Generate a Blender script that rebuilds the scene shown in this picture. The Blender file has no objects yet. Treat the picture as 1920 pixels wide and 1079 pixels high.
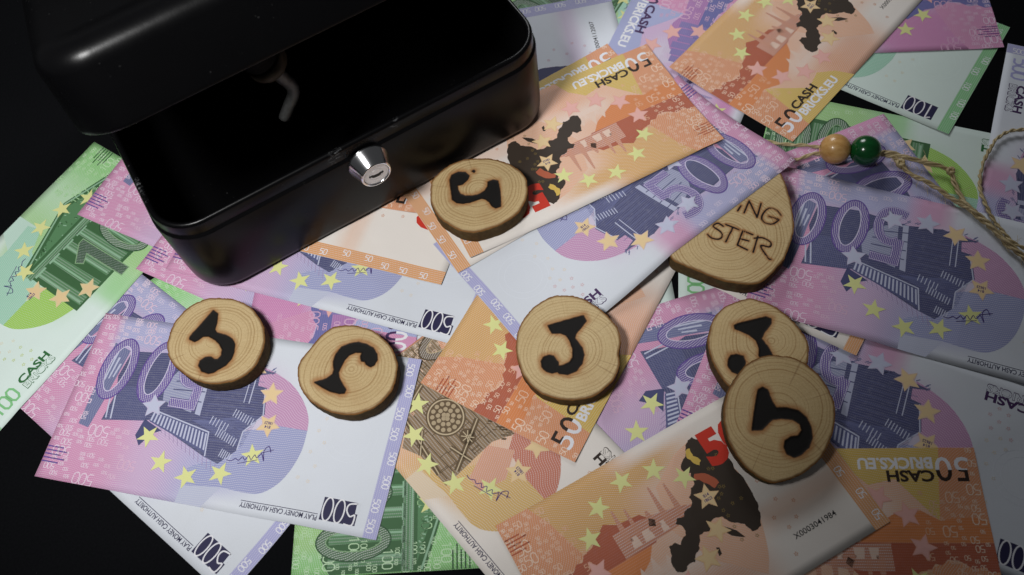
import bpy, bmesh, math, random
import numpy as np
from mathutils import Vector, Matrix
from mathutils.geometry import tessellate_polygon

random.seed(7)
rng = np.random.default_rng(11)
MM = 0.001
SC = bpy.context.scene
COL = SC.collection

# ------------------------------------------------------------------ camera
cam_d = bpy.data.cameras.new("camera")
cam_d.sensor_width = 36.0
cam_d.lens = 32.072
cam_d.dof.use_dof = True
cam_d.dof.focus_distance = 0.43
cam_d.dof.aperture_fstop = 13.0
cam_d.clip_start = 0.01
cam_d.clip_end = 20.0
cam = bpy.data.objects.new("camera", cam_d)
COL.objects.link(cam)
R_ = Vector((0.98556404, -0.14907443, -0.08025171))
U_ = Vector((0.16930305, 0.86780716, 0.46716936))
F_ = Vector((0.0, 0.47401218, -0.88051828))
M_ = Matrix((R_, U_, -F_)).transposed().to_4x4()
M_.translation = Vector((0, 0, 0.381485))
cam.matrix_world = M_
SC.camera = cam

# ------------------------------------------------------------------ light: a dim room and one shaded desk lamp
world = bpy.data.worlds.new("World")
SC.world = world
world.use_nodes = True
bg = world.node_tree.nodes["Background"]
bg.inputs[0].default_value = (0.95, 0.97, 1.0, 1)
bg.inputs[1].default_value = 0.04

lamp_d = bpy.data.lights.new("desk_lamp", 'SPOT')
lamp_d.energy = 9.8
lamp_d.color = (1.0, 0.995, 0.985)
lamp_d.shadow_soft_size = 0.055
lamp_d.spot_size = math.radians(69)
lamp_d.spot_blend = 0.75
lamp = bpy.data.objects.new("desk_lamp", lamp_d)
COL.objects.link(lamp)
lamp.location = (-0.205, 0.085, 0.500)
lamp.rotation_euler = (Vector((-0.112, 0.318, 0.0)) - Vector(lamp.location)).to_track_quat('-Z', 'Y').to_euler()

fill_d = bpy.data.lights.new("room_lamp", 'AREA')
fill_d.shape = 'DISK'
fill_d.size = 0.22
fill_d.energy = 1.0
fill_d.color = (0.97, 0.98, 1.0)
fill = bpy.data.objects.new("room_lamp", fill_d)
COL.objects.link(fill)
fill.location = (0.11, 0.69, 0.34)
fill.rotation_euler = (Vector((0.12, 0.33, 0.0)) - Vector(fill.location)).to_track_quat('-Z', 'Y').to_euler()

SC.view_settings.view_transform = 'Standard'
SC.view_settings.look = 'None'
SC.view_settings.exposure = 0.0
SC.view_settings.gamma = 1.0
SC.view_settings.use_curve_mapping = False
SC.cycles.max_bounces = 6
SC.cycles.use_denoising = True

# ------------------------------------------------------------------ measured layout, millimetres
POSES = {
    'A': ('500', -135.27, 163.28, 160.19),
    'B': ('500', -162.85, 170.51, 133.69),
    'C': ('100', -228.19, 255.09, 48.5),
    'I': ('500', 55.52, 237.93, 29.12),
    'G': ('500', 192.84, 172.0, 151.5),
    'L': ('50', 55.36, 82.31, 19.92),
    'K': ('50', 25.66, 195.07, 52.52),
    'J': ('50', 181.06, 334.05, 39.22),
    'R': ('50', -14.72, 123.47, 122.41),
    'O': ('50', 102.24, 67.06, 170.21),
    'Y': ('100', 200.73, 328.43, 137),
    'E': ('500', -77.72, 249.07, 153.69),
    'D2': ('500', -93.32, 239.8, 145.96),
    'D1': ('500', -126.66, 279.46, 145.65),
    'M': ('500', 144.98, 108.61, 146.41),
    'N': ('500', 70.63, 103.24, 97.38),
    'AA': ('500', 178.99, 179.95, 103.43),
    'BB': ('500', 272.72, 208.31, -119.92),
    'H': ('50', 38.37, 280.65, 196.81),
    'H2': ('50', 24.65, 279.87, 203.28),
    'Q': ('50', -37.71, 292.0, -115.65),
    'HH': ('50', -48.19, 333.55, 67.48),
    'F': ('500', -74.89, 257.63, 78.37),
    'P': ('50', 116.64, 216.63, 139),
    'T': ('500', 96.16, 300.89, -122.27),
    'V': ('500', 42.33, 300.76, 90.7),
    'X2': ('500', 201.93, 349.59, 170.1),
    'U': ('500', 198.18, 306.56, -45.09),
    'Z': ('100', 199.19, 223.34, 153.06),
    'W2': ('100', -61.63, 156.43, -96.35),
    'DD1': ('100', 104.01, 128.86, -103.44),
    'W': ('100', 78.89, 384.01, 215),
    'S100': ('100', -105.63, 197.33, 118),
    'DD2': ('100', 34.01, 206.58, 86),
}
TOKENS = {
    1: dict(c=(-137.81, 199.06, 10.20), outline=[(2.7, 20.8), (7.8, 19.1), (12.9, 15.7), (17.3, 10.9), (20.3, 5.7), (21.6, 0.6), (21.7, -4.9), (20.7, -10.1), (18.4, -15.1), (15.0, -18.8), (10.1, -21.5), (4.0, -22.7), (-2.1, -22.0), (-8.2, -19.7), (-13.8, -16.1), (-18.8, -10.8), (-22.1, -5.5), (-23.4, 0.2), (-22.7, 5.6), (-20.7, 10.8), (-17.6, 15.5), (-13.2, 19.3), (-7.5, 21.4), (-2.4, 21.6)], marks=[[(-2.0, 15.1), (0.1, 12.8), (-0.3, 8.3), (-1.3, 5.0), (-0.4, 3.1), (4.0, 0.9), (6.8, -1.4), (8.1, -4.4), (7.7, -8.4), (6.5, -11.5), (4.0, -14.1), (0.3, -15.7), (-1.5, -16.7), (-4.0, -16.8), (-7.1, -15.0), (-8.5, -12.1), (-7.8, -9.9), (-5.6, -8.6), (-3.1, -8.8), (-1.3, -10.4), (0.3, -10.7), (2.1, -8.7), (2.4, -6.0), (1.2, -3.1), (-1.0, -0.3), (-4.1, 2.1), (-6.7, 2.5), (-9.1, 0.9), (-10.7, 0.5), (-12.9, 2.2), (-12.6, 3.7), (-8.6, 7.8), (-4.2, 12.6)]]),
    2: dict(c=(-78.99, 173.08, 10.20), outline=[(3.6, 21.0), (9.0, 18.8), (13.7, 15.6), (18.2, 10.6), (21.1, 5.4), (22.4, -0.8), (22.1, -6.0), (20.9, -10.3), (18.5, -14.4), (14.6, -18.1), (9.6, -21.0), (3.6, -22.1), (-2.2, -21.4), (-8.0, -19.3), (-13.2, -15.9), (-17.7, -11.2), (-20.8, -6.2), (-22.1, -1.1), (-22.0, 3.5), (-20.6, 7.2), (-18.0, 10.7), (-14.8, 14.1), (-10.9, 18.2), (-5.8, 21.0), (-1.4, 21.7)], marks=[[(-14.7, -4.1), (-9.5, -3.4), (-6.4, -1.7), (-5.7, 0.5), (-5.8, 4.4), (-4.3, 8.1), (-1.4, 11.0), (2.3, 11.9), (6.0, 11.9), (9.6, 10.2), (12.5, 7.7), (14.0, 4.4), (13.9, 1.7), (12.4, -0.6), (10.6, -1.1), (8.9, 0.4), (8.4, 1.8), (6.9, 2.4), (6.7, 4.7), (7.5, 6.6), (4.5, 7.2), (1.4, 6.4), (-0.9, 4.2), (-2.6, 1.2), (-4.0, -1.2), (-3.8, -3.8), (-2.5, -7.3), (-1.1, -10.1), (-1.9, -11.6), (-4.0, -11.4), (-8.1, -9.5), (-11.5, -6.9)]]),
    3: dict(c=(21.46, 165.37, 9.50), outline=[(0.4, 26.2), (5.6, 24.6), (10.6, 21.6), (15.2, 17.1), (18.6, 12.1), (20.9, 7.5), (22.1, 3.1), (22.0, -1.1), (21.2, -3.8), (19.7, -7.1), (19.3, -11.6), (17.1, -15.8), (14.3, -19.2), (10.7, -21.9), (6.1, -24.1), (0.7, -24.8), (-4.4, -24.4), (-9.4, -23.2), (-14.2, -20.7), (-18.3, -17.1), (-21.3, -12.6), (-23.6, -7.1), (-24.2, -1.2), (-23.9, 4.6), (-22.7, 10.4), (-20.3, 15.3), (-17.3, 19.0), (-12.9, 22.5), (-8.0, 25.2), (-4.0, 26.4)], marks=[[(-8.3, 12.3), (8.1, 14.3), (8.9, 11.3), (3.4, 6.3), (2.1, 3.9), (2.9, 2.5), (4.6, -1.3), (4.8, -4.8), (3.2, -8.6), (0.0, -11.7), (-3.8, -12.6), (-7.3, -11.5), (-8.0, -10.5), (-10.4, -10.7), (-12.8, -9.4), (-14.3, -7.1), (-14.2, -4.5), (-13.0, -2.7), (-10.5, -2.1), (-8.5, -2.9), (-7.8, -4.8), (-6.9, -6.1), (-7.3, -8.1), (-4.6, -8.0), (-1.8, -7.1), (-0.1, -5.1), (0.6, -1.1), (0.1, 3.1), (-1.0, 6.0), (-3.4, 7.6), (-7.1, 8.3)]]),
    4: dict(c=(-9.17, 252.98, 11.50), outline=[(-20.2, 12.6), (-15.9, 17.0), (-8.4, 20.5), (-1.1, 21.4), (6.1, 20.3), (12.9, 17.6), (18.6, 13.7), (22.4, 9.6), (24.6, 4.3), (24.7, -1.1), (23.3, -6.9), (20.4, -11.7), (15.8, -15.9), (9.2, -19.2), (2.6, -20.7), (-4.8, -20.9), (-10.2, -19.0), (-14.4, -15.4), (-18.3, -10.9), (-20.8, -6.4), (-22.5, -1.3), (-22.5, 3.5), (-21.6, 9.0)], marks=[[(-12.0, 10.9), (-12.1, 4.0), (-12.1, -0.8), (-10.3, -3.0), (-7.4, -4.0), (-3.9, -4.1), (-0.7, -3.4), (2.0, -2.9), (4.0, -3.9), (5.5, -6.0), (6.5, -8.6), (8.0, -9.8), (10.3, -9.4), (11.0, -4.5), (11.3, 0.7), (11.1, 5.6), (9.0, 6.5), (6.5, 6.0), (5.9, 3.4), (4.3, 1.1), (1.4, -0.4), (-2.1, -0.8), (-5.6, -0.0), (-8.0, 1.5), (-9.0, 4.4), (-8.9, 7.0), (-6.4, 7.1), (-3.5, 9.2), (-2.4, 11.5), (-3.9, 13.8), (-7.3, 14.8), (-10.7, 13.6)], [(-0.4, 13.9), (0.3, 14.4), (0.9, 13.7), (0.3, 13.0)]]),
    5: dict(c=(101.44, 151.33, 10.50), outline=[(0.9, 22.0), (6.3, 20.0), (11.3, 16.6), (15.1, 12.1), (17.8, 6.9), (20.0, 1.8), (21.0, -3.0), (20.3, -7.3), (17.8, -12.3), (12.9, -17.5), (5.2, -21.4), (-2.4, -22.6), (-10.9, -21.0), (-16.4, -17.4), (-19.6, -11.1), (-20.9, -4.6), (-21.0, 1.3), (-20.1, 6.7), (-17.3, 12.6), (-13.0, 17.5), (-7.1, 20.6)], marks=[[(-7.5, 10.3), (-5.5, 10.9), (7.0, 11.8), (8.9, 10.5), (8.2, 8.2), (4.2, 4.8), (2.1, 2.0), (3.8, -2.4), (4.6, -6.7), (2.8, -13.0), (-2.1, -15.7), (-4.7, -13.4), (0.2, -10.8), (-0.9, -5.6), (0.1, -2.7), (-0.1, 1.5), (-2.2, 4.6), (-5.6, 7.4), (-7.6, 8.7)], [(-14.4, -5.3), (-12.7, -3.4), (-10.2, -3.4), (-7.7, -4.8), (-7.6, -7.5), (-9.3, -10.8), (-12.1, -12.2), (-14.2, -10.7), (-15.1, -7.9)]]),
    6: dict(c=(100.15, 115.90, 15.15), n=(-0.0069, -0.1992, 0.9799), outline=[(4.8, 25.6), (10.7, 23.7), (16.0, 19.5), (20.2, 13.9), (22.5, 7.9), (23.0, 2.2), (22.1, -3.2), (19.9, -9.1), (16.7, -14.0), (12.3, -18.6), (6.7, -22.3), (1.5, -24.4), (-4.9, -25.4), (-10.9, -24.6), (-16.1, -20.6), (-19.5, -15.5), (-21.6, -9.7), (-22.9, -3.2), (-22.6, 3.0), (-20.8, 9.1), (-17.4, 14.9), (-12.5, 20.5), (-6.7, 24.4), (-0.7, 25.9)], marks=[[(-6.0, 12.5), (-3.9, 13.3), (-2.2, 11.8), (-1.8, 7.3), (-0.6, 3.9), (3.9, 3.1), (8.1, 1.2), (10.5, -2.0), (11.4, -6.0), (10.7, -10.6), (8.5, -14.1), (4.4, -16.5), (1.9, -17.0), (-0.8, -15.2), (-1.2, -12.4), (-0.2, -9.9), (2.4, -8.8), (5.5, -8.9), (7.6, -6.9), (7.5, -4.2), (5.0, -1.8), (0.6, -0.6), (-3.3, -0.3), (-6.1, -2.2), (-8.5, -3.8), (-12.3, -3.3), (-10.8, 1.0), (-7.8, 8.4)]]),
    7: dict(c=(108.29, 205.08, 10.00), outline=[(26.9, 32.1), (28.1, 26.0), (27.9, 17.8), (27.2, 9.7), (25.9, 2.5), (24.5, -1.2), (22.2, -5.6), (19.6, -10.0), (16.1, -15.0), (12.2, -18.5), (7.0, -22.2), (2.2, -24.5), (-2.3, -24.8), (-7.2, -23.4), (-12.4, -21.2), (-17.0, -18.4), (-21.4, -14.7), (-26.4, -11.4), (-30.6, -8.2), (-32.9, -5.8), (-33.7, -1.8), (-31.8, 4.2), (-26.0, 13.0), (-16.6, 21.7), (-6.1, 28.9), (6.3, 34.8), (18.4, 36.0)], marks=[[(4.8, 16.4), (2.4, 13.8)], [(5.1, 12.2), (9.2, 18.3), (10.3, 8.6), (14.3, 15.9)], [(21.4, 7.4), (20.2, 10.7), (17.4, 12.5), (14.3, 10.8), (12.2, 7.8), (13.1, 5.1), (16.1, 3.7), (19.0, 4.9), (19.6, 5.7), (15.7, 8.1)], [(-6.2, 7.0), (-8.2, 9.1), (-10.7, 7.9), (-8.2, 4.4), (-8.0, 1.9), (-10.0, 0.6), (-13.0, 1.9), (-14.4, 4.2)], [(-4.8, 7.7), (0.5, 3.7)], [(-1.9, 5.6), (-7.2, -1.4)], [(5.8, -0.1), (2.0, 2.9), (-2.5, -4.1), (1.2, -7.5)], [(-0.4, -1.1), (3.1, -3.0)], [(7.9, -1.3), (3.5, -9.2)], [(6.0, -2.1), (9.7, -2.6), (12.6, -5.6), (11.5, -7.9), (7.7, -6.6), (9.2, -13.2), (10.4, -14.6)]]),
}
TWINE = {
    'cord_in_a': [(129.1, 262.0, 6.0), (140.0, 257.6, 6.0), (149.7, 254.2, 6.0), (157.1, 252.3, 6.0), (164.9, 249.7, 6.0)],
    'cord_in_b': [(123.1, 243.9, 4.0), (134.3, 245.8, 4.0), (146.5, 246.5, 4.0), (156.3, 248.1, 4.0), (165.2, 249.5, 4.0)],
    'up': [(187.0, 244.2, 4.0), (192.7, 241.6, 4.0), (198.3, 238.8, 4.0), (203.6, 235.1, 4.0), (210.1, 231.5, 4.0), (215.4, 228.1, 4.0), (217.4, 225.1, 4.0), (216.8, 218.0, 4.0), (217.1, 210.2, 4.0), (219.0, 202.8, 4.0), (222.3, 196.4, 4.0), (225.1, 189.0, 4.0), (228.0, 182.6, 4.0), (231.2, 175.3, 4.0), (235.0, 166.9, 4.0)],
    'low': [(187.0, 243.6, 3.0), (193.2, 240.0, 3.0), (196.6, 234.7, 3.0), (199.0, 228.8, 3.0), (203.6, 223.7, 3.0), (208.2, 218.3, 3.0), (212.2, 211.9, 3.0), (216.6, 206.1, 3.0), (220.2, 199.6, 3.0), (224.0, 192.8, 3.0), (226.8, 184.9, 3.0), (230.1, 177.8, 3.0), (235.9, 171.0, 3.0)],
    'loop': [(268.0, 243.2, 3.0), (260.5, 242.4, 3.0), (253.2, 242.7, 3.0), (246.0, 239.3, 3.0), (239.5, 233.1, 3.0), (233.9, 226.2, 3.0), (229.7, 219.2, 3.0), (227.3, 211.8, 3.0), (226.6, 204.3, 3.0), (226.9, 197.3, 3.0), (228.6, 189.2, 3.0), (230.9, 182.6, 3.0), (236.1, 177.2, 3.0)],
}
BEADS = ((167.0, 246.4), (180.7, 242.5))

# ------------------------------------------------------------------ helpers
def lin(c):
    return tuple((v / 255 / 12.92) if v / 255 <= 0.04045 else ((v / 255 + 0.055) / 1.055) ** 2.4 for v in c)

def link(name, me, parent=None):
    o = bpy.data.objects.new(name, me)
    COL.objects.link(o)
    if parent is not None:
        o.parent = parent
    return o

def tag(o, label, cat, group=None):
    o["label"] = label
    o["category"] = cat
    if group:
        o["group"] = group
    return o

def mesh_from(name, verts, faces, mats=(), smooth=False):
    me = bpy.data.meshes.new(name)
    me.from_pydata([tuple(v) for v in verts], [], faces)
    for m in mats:
        me.materials.append(m)
    if smooth:
        me.polygons.foreach_set("use_smooth", [True] * len(me.polygons))
    me.update()
    return me

class NT:
    def __init__(self, name):
        self.m = bpy.data.materials.new(name)
        self.m.use_nodes = True
        self.t = self.m.node_tree
        self.n = self.t.nodes
        self.b = self.n["Principled BSDF"]
    def new(self, typ, **kw):
        nd = self.n.new(typ)
        for k, v in kw.items():
            setattr(nd, k, v)
        return nd
    def put(self, src, dst):
        if hasattr(src, "is_output") or hasattr(src, "links"):
            self.t.links.new(src, dst)
        else:
            dst.default_value = src
    def math(self, op, a, b=None, c=None, clamp=False):
        nd = self.new("ShaderNodeMath", operation=op, use_clamp=clamp)
        self.put(a, nd.inputs[0])
        if b is not None:
            self.put(b, nd.inputs[1])
        if c is not None:
            self.put(c, nd.inputs[2])
        return nd.outputs[0]
    def mix(self, f, a, b, blend='MIX'):
        nd = self.new("ShaderNodeMix", data_type='RGBA', blend_type=blend)
        self.put(f, nd.inputs[0])
        self.put(a, nd.inputs[6])
        self.put(b, nd.inputs[7])
        return nd.outputs[2]
    def attr(self, name):
        return self.new("ShaderNodeAttribute", attribute_name=name)
    def noise(self, vec, scale, detail=2.0, rough=0.5):
        nd = self.new("ShaderNodeTexNoise")
        if vec is not None:
            self.put(vec, nd.inputs["Vector"])
        nd.inputs["Scale"].default_value = scale
        nd.inputs["Detail"].default_value = detail
        nd.inputs["Roughness"].default_value = rough
        return nd.outputs["Fac"]
    def step(self, x, a, b):
        nd = self.new("ShaderNodeMapRange", interpolation_type='SMOOTHSTEP')
        self.put(x, nd.inputs[0])
        nd.inputs[1].default_value = a
        nd.inputs[2].default_value = b
        return nd.outputs[0]
    def bump(self, h, strength, dist):
        nd = self.new("ShaderNodeBump")
        nd.inputs["Strength"].default_value = strength
        nd.inputs["Distance"].default_value = dist
        self.put(h, nd.inputs["Height"])
        self.t.links.new(nd.outputs[0], self.b.inputs["Normal"])
    def base(self, col=None, rough=None, spec=None, metal=None):
        if col is not None:
            self.put(col, self.b.inputs["Base Color"])
        if rough is not None:
            self.put(rough, self.b.inputs["Roughness"])
        if spec is not None:
            self.b.inputs["Specular IOR Level"].default_value = spec
        if metal is not None:
            self.b.inputs["Metallic"].default_value = metal
        return self.m

def obj_coords(N):
    return N.new("ShaderNodeTexCoord").outputs["Object"]

# ------------------------------------------------------------------ materials
def mat_cloth():
    N = NT("black_felt")
    co = obj_coords(N)
    n = N.noise(co, 900, 3, 0.7)
    n2 = N.noise(co, 14, 2)
    c = N.mix(n, (0.0018, 0.002, 0.0024, 1), (0.0066, 0.007, 0.0082, 1))
    c = N.mix(N.math('MULTIPLY', n2, 0.35), c, (0.007, 0.007, 0.008, 1))
    lint = N.math('MULTIPLY', N.step(N.noise(co, 1100, 1, 0.5), 0.785, 0.82), N.step(N.noise(co, 60, 2), 0.5, 0.62))
    c = N.mix(N.math('MULTIPLY', lint, 0.5), c, (0.10, 0.10, 0.11, 1))
    N.bump(n, 0.5, 0.0004)
    return N.base(c, 1.0, 0.03)

def mat_print():
    N = NT("printed_banknote_paper")
    col = N.attr("Col").outputs["Color"]
    pat = N.new("ShaderNodeSeparateColor")
    pa = N.attr("Pat")
    N.t.links.new(pa.outputs["Color"], pat.inputs[0])
    amp = pa.outputs["Alpha"]
    xy = N.new("ShaderNodeSeparateXYZ")
    loc = N.attr("uvmm").outputs["Vector"]
    N.t.links.new(loc, xy.inputs[0])
    ang = N.math('MULTIPLY', pat.outputs[0], 2 * math.pi)
    ca, sa = N.math('COSINE', ang), N.math('SINE', ang)
    u, v = xy.outputs[0], xy.outputs[1]
    p = N.math('ADD', N.math('MULTIPLY', u, ca), N.math('MULTIPLY', v, sa))
    q = N.math('SUBTRACT', N.math('MULTIPLY', v, ca), N.math('MULTIPLY', u, sa))
    wob = N.math('MULTIPLY', N.math('SINE', N.math('MULTIPLY', q, 0.55)), amp)
    ph = N.math('DIVIDE', N.math('ADD', p, wob), N.math('MAXIMUM', pat.outputs[1], 0.05))
    s = N.math('SINE', N.math('MULTIPLY', ph, 2 * math.pi))
    s2 = N.math('SINE', N.math('ADD', N.math('MULTIPLY', q, 7.5), N.math('MULTIPLY', ph, 3.14159)))
    dots = N.math('MULTIPLY_ADD', s2, 0.42, 0.58)
    mask = N.math('MULTIPLY', N.step(s, -0.25, 0.95), dots)
    mask = N.math('MULTIPLY', mask, pat.outputs[2])
    nz = N.noise(loc, 2.2, 3, 0.65)
    nz2 = N.noise(loc, 0.18, 2)
    c = N.mix(mask, col, (0.80, 0.80, 0.82, 1))
    c = N.mix(N.math('MULTIPLY', N.math('SUBTRACT', nz, 0.38), 0.55, clamp=True), c, N.mix(1.0, c, (0.72, 0.72, 0.74, 1), 'MULTIPLY'))
    c = N.mix(N.math('MULTIPLY', nz2, 0.10), c, N.mix(1.0, c, (0.8, 0.8, 0.8, 1), 'MULTIPLY'))
    bw = N.new("ShaderNodeRGBToBW")
    N.t.links.new(col, bw.inputs[0])
    dark = N.math('SUBTRACT', 1.0, N.step(bw.outputs[0], 0.05, 0.30))
    mp = N.new("ShaderNodeMapping")
    mp.inputs["Scale"].default_value = (0.35, 1.9, 1)
    mp.inputs["Rotation"].default_value = (0, 0, 0.35)
    N.t.links.new(loc, mp.inputs[0])
    hat = N.step(N.noise(mp.outputs[0], 1.1, 4, 0.7), 0.46, 0.66)
    blot = N.step(N.noise(loc, 0.32, 3, 0.6), 0.35, 0.7)
    hatch = N.math('MULTIPLY', N.math('MULTIPLY', hat, blot), N.math('MULTIPLY', N.math('MULTIPLY', dark, N.step(pat.outputs[2], 0.02, 0.06)), 0.34))
    c = N.mix(hatch, c, (0.36, 0.36, 0.42, 1))
    var = N.new('ShaderNodeObjectInfo').outputs['Random']
    c = N.mix(N.math('MULTIPLY', var, 0.16), c, N.mix(1.0, c, (0.80, 0.79, 0.74, 1), 'MULTIPLY'))
    wp = N.new('ShaderNodeTexCoord').outputs['Object']
    soil = N.step(N.noise(wp, 24, 4, 0.6), 0.50, 0.78)
    c = N.mix(N.math('MULTIPLY', soil, 0.16), c, N.mix(1.0, c, (0.78, 0.75, 0.68, 1), 'MULTIPLY'))
    N.bump(nz, 0.12, 0.00006)
    return N.base(c, 0.62, 0.28)

def mat_wood():
    N = NT("cut_wood_face")
    co = obj_coords(N)
    xy = N.new("ShaderNodeSeparateXYZ")
    ring = N.attr("ring").outputs["Fac"]
    burn = N.attr("burn").outputs["Fac"]
    info = N.new("ShaderNodeObjectInfo").outputs["Random"]
    wob = N.noise(co, 130, 3, 0.6)
    big = N.noise(co, 45, 2, 0.5)
    r = N.math('ADD', ring, N.math('MULTIPLY', big, 3.6))
    r = N.math('ADD', r, N.math('MULTIPLY', wob, 0.5))
    nd = N.new("ShaderNodeTexNoise", noise_dimensions='1D')
    N.put(N.math('ADD', r, N.math('MULTIPLY', info, 40.0)), nd.inputs["W"])
    nd.inputs["Scale"].default_value = 0.75
    nd.inputs["Detail"].default_value = 2
    grad = N.math('FRACT', N.math('ADD', N.math('DIVIDE', r, 1.55), N.math('MULTIPLY', nd.outputs["Fac"], 1.2)))
    late = N.math('MULTIPLY', N.step(grad, 0.55, 1.0), N.step(nd.outputs["Fac"], 0.25, 0.62))
    fib = N.noise(co, 2200, 2, 0.7)
    ray = N.attr("ray").outputs["Fac"]
    ndr = N.new("ShaderNodeTexNoise", noise_dimensions='1D')
    N.put(ray, ndr.inputs["W"])
    ndr.inputs["Scale"].default_value = 46
    ndr.inputs["Detail"].default_value = 3
    c = N.mix(N.math('MULTIPLY', big, 1.0), lin((212, 191, 148)) + (1,), lin((192, 166, 120)) + (1,))
    c = N.mix(N.math('MULTIPLY', info, 0.40), c, lin((188, 160, 112)) + (1,))
    c = N.mix(N.math('MULTIPLY', late, 0.72), c, lin((150, 114, 68)) + (1,))
    c = N.mix(N.math('MULTIPLY', N.step(ndr.outputs["Fac"], 0.52, 0.75), 0.24), c, lin((150, 112, 66)) + (1,))
    c = N.mix(N.math('MULTIPLY', N.step(fib, 0.42, 0.72), 0.42), c, lin((142, 114, 72)) + (1,))
    pore = N.noise(co, 1100, 3, 0.75)
    c = N.mix(N.math('MULTIPLY', N.step(pore, 0.52, 0.72), 0.30), c, lin((224, 208, 168)) + (1,))
    chk = N.new("ShaderNodeTexNoise", noise_dimensions='1D')
    N.put(N.math('ADD', ray, N.math('MULTIPLY', info, 31.0)), chk.inputs["W"])
    chk.inputs["Scale"].default_value = 9
    chk.inputs["Detail"].default_value = 4
    line = N.math('MULTIPLY', N.step(chk.outputs["Fac"], 0.70, 0.73), N.step(N.math('ADD', ring, N.math('MULTIPLY', big, 14)), 16.0, 24.0))
    c = N.mix(N.math('MULTIPLY', line, 0.38), c, lin((120, 84, 50)) + (1,))
    mps = N.new("ShaderNodeMapping")
    mps.inputs["Scale"].default_value = (0.05, 1, 1)
    mps.inputs["Rotation"].default_value = (0, 0, 0.6)
    N.t.links.new(co, mps.inputs[0])
    saw = N.noise(mps.outputs[0], 1500, 2, 0.6)
    c = N.mix(N.math('MULTIPLY', N.step(saw, 0.5, 0.7), 0.16), c, lin((222, 200, 158)) + (1,))
    stain = N.step(N.noise(co, 32, 2, 0.5), 0.60, 0.78)
    c = N.mix(N.math('MULTIPLY', stain, 0.30), c, lin((160, 112, 66)) + (1,))
    edge = N.attr("rimd").outputs["Fac"]
    c = N.mix(N.math('MULTIPLY', N.math('SUBTRACT', 1.0, N.step(N.math('ADD', edge, N.math('MULTIPLY', wob, 0.9)), 0.45, 1.75)), 0.9), c, lin((112, 76, 42)) + (1,))
    b = N.math('ADD', burn, N.math('MULTIPLY', N.math('SUBTRACT', N.noise(co, 420, 3, 0.6), 0.5), 0.55))
    halo = N.math('SUBTRACT', 1.0, N.step(N.math('ADD', b, N.math('MULTIPLY', N.math('SUBTRACT', N.noise(co, 110, 2, 0.5), 0.5), 3.0)), 0.0, 2.9))
    c = N.mix(N.math('MULTIPLY', halo, 0.66), c, lin((150, 88, 34)) + (1,))
    tight = N.math('SUBTRACT', 1.0, N.step(b, 0.0, 0.5))
    c = N.mix(N.math('MULTIPLY', tight, 0.85), c, lin((58, 30, 12)) + (1,))
    char = N.math('SUBTRACT', 1.0, N.step(b, -0.25, 0.12))
    c = N.mix(char, c, N.mix(fib, (0.0035, 0.003, 0.0027, 1), (0.012, 0.010, 0.009, 1)))
    N.bump(N.math('ADD', N.math('MULTIPLY', late, 0.6), fib), 0.35, 0.00012)
    return N.base(c, N.math('MULTIPLY_ADD', char, 0.12, 0.66), 0.25)

def mat_bark():
    N = NT("tree_bark")
    co = obj_coords(N)
    n = N.noise(co, 420, 5, 0.7)
    m = N.noise(co, 90, 3, 0.6)
    c = N.mix(n, lin((40, 30, 20)) + (1,), lin((112, 90, 58)) + (1,))
    c = N.mix(N.math('MULTIPLY', N.step(m, 0.48, 0.66), 0.55), c, lin((88, 86, 58)) + (1,))
    sz = N.new('ShaderNodeSeparateXYZ')
    N.t.links.new(co, sz.inputs[0])
    c = N.mix(N.math('MULTIPLY', N.step(N.math('ADD', sz.outputs[2], N.math('MULTIPLY', N.math('SUBTRACT', m, 0.5), 0.002)), -0.0011, -0.0003), 0.9), c, lin((134, 92, 50)) + (1,))
    N.bump(n, 0.9, 0.0007)
    return N.base(c, 0.9, 0.12)

def mat_box(name, wear=0.0, rough=0.34, spec=0.22):
    N = NT(name)
    co = obj_coords(N)
    n = N.noise(co, 1300, 2, 0.6)
    sp = N.math('MULTIPLY', N.step(N.noise(co, 520, 1, 0.5), 0.735, 0.80), N.step(N.noise(co, 30, 2), 0.42, 0.62))
    c = N.mix(N.math('MULTIPLY', sp, 0.35), (0.0022, 0.0022, 0.0026, 1), (0.10, 0.10, 0.10, 1))
    if wear:
        patch = N.step(N.noise(co, 42, 2, 0.5), 0.60, 0.66)
        mw = N.new('ShaderNodeMapping')
        mw.inputs['Scale'].default_value = (0.35, 1, 1)
        N.t.links.new(co, mw.inputs[0])
        fine = N.step(N.noise(mw.outputs[0], 900, 4, 0.75), 0.50, 0.66)
        c = N.mix(N.math('MULTIPLY', N.math('MULTIPLY', patch, fine), wear), c, (0.16, 0.165, 0.17, 1))
    smear = N.noise(co, 28, 4, 0.65)
    peel = N.noise(co, 420, 2, 0.5)
    N.bump(N.math('ADD', n, N.math('MULTIPLY', peel, 2.0)), 0.16, 0.00007)
    return N.base(c, N.math('ADD', N.math('MULTIPLY_ADD', n, 0.06, rough - 0.07), N.math('MULTIPLY', smear, 0.20)), spec)

def mat_simple(name, col, rough, spec=0.5, metal=0.0, nscale=None, ncol=None, bump=0.0):
    N = NT(name)
    c = col
    if nscale:
        n = N.noise(obj_coords(N), nscale, 3, 0.6)
        c = N.mix(n, col, ncol)
        if bump:
            N.bump(n, bump, 0.0002)
    return N.base(c, rough, spec, metal)

def mat_twine():
    N = NT("natural_twine")
    co = obj_coords(N)
    n = N.noise(co, 500, 4, 0.7)
    m = N.noise(co, 60, 2)
    c = N.mix(n, lin((142, 120, 78)) + (1,), lin((232, 214, 170)) + (1,))
    c = N.mix(N.math('MULTIPLY', N.step(m, 0.45, 0.7), 0.4), c, lin((150, 128, 80)) + (1,))
    N.bump(n, 0.6, 0.0002)
    return N.base(c, 0.5, 0.4)

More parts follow.
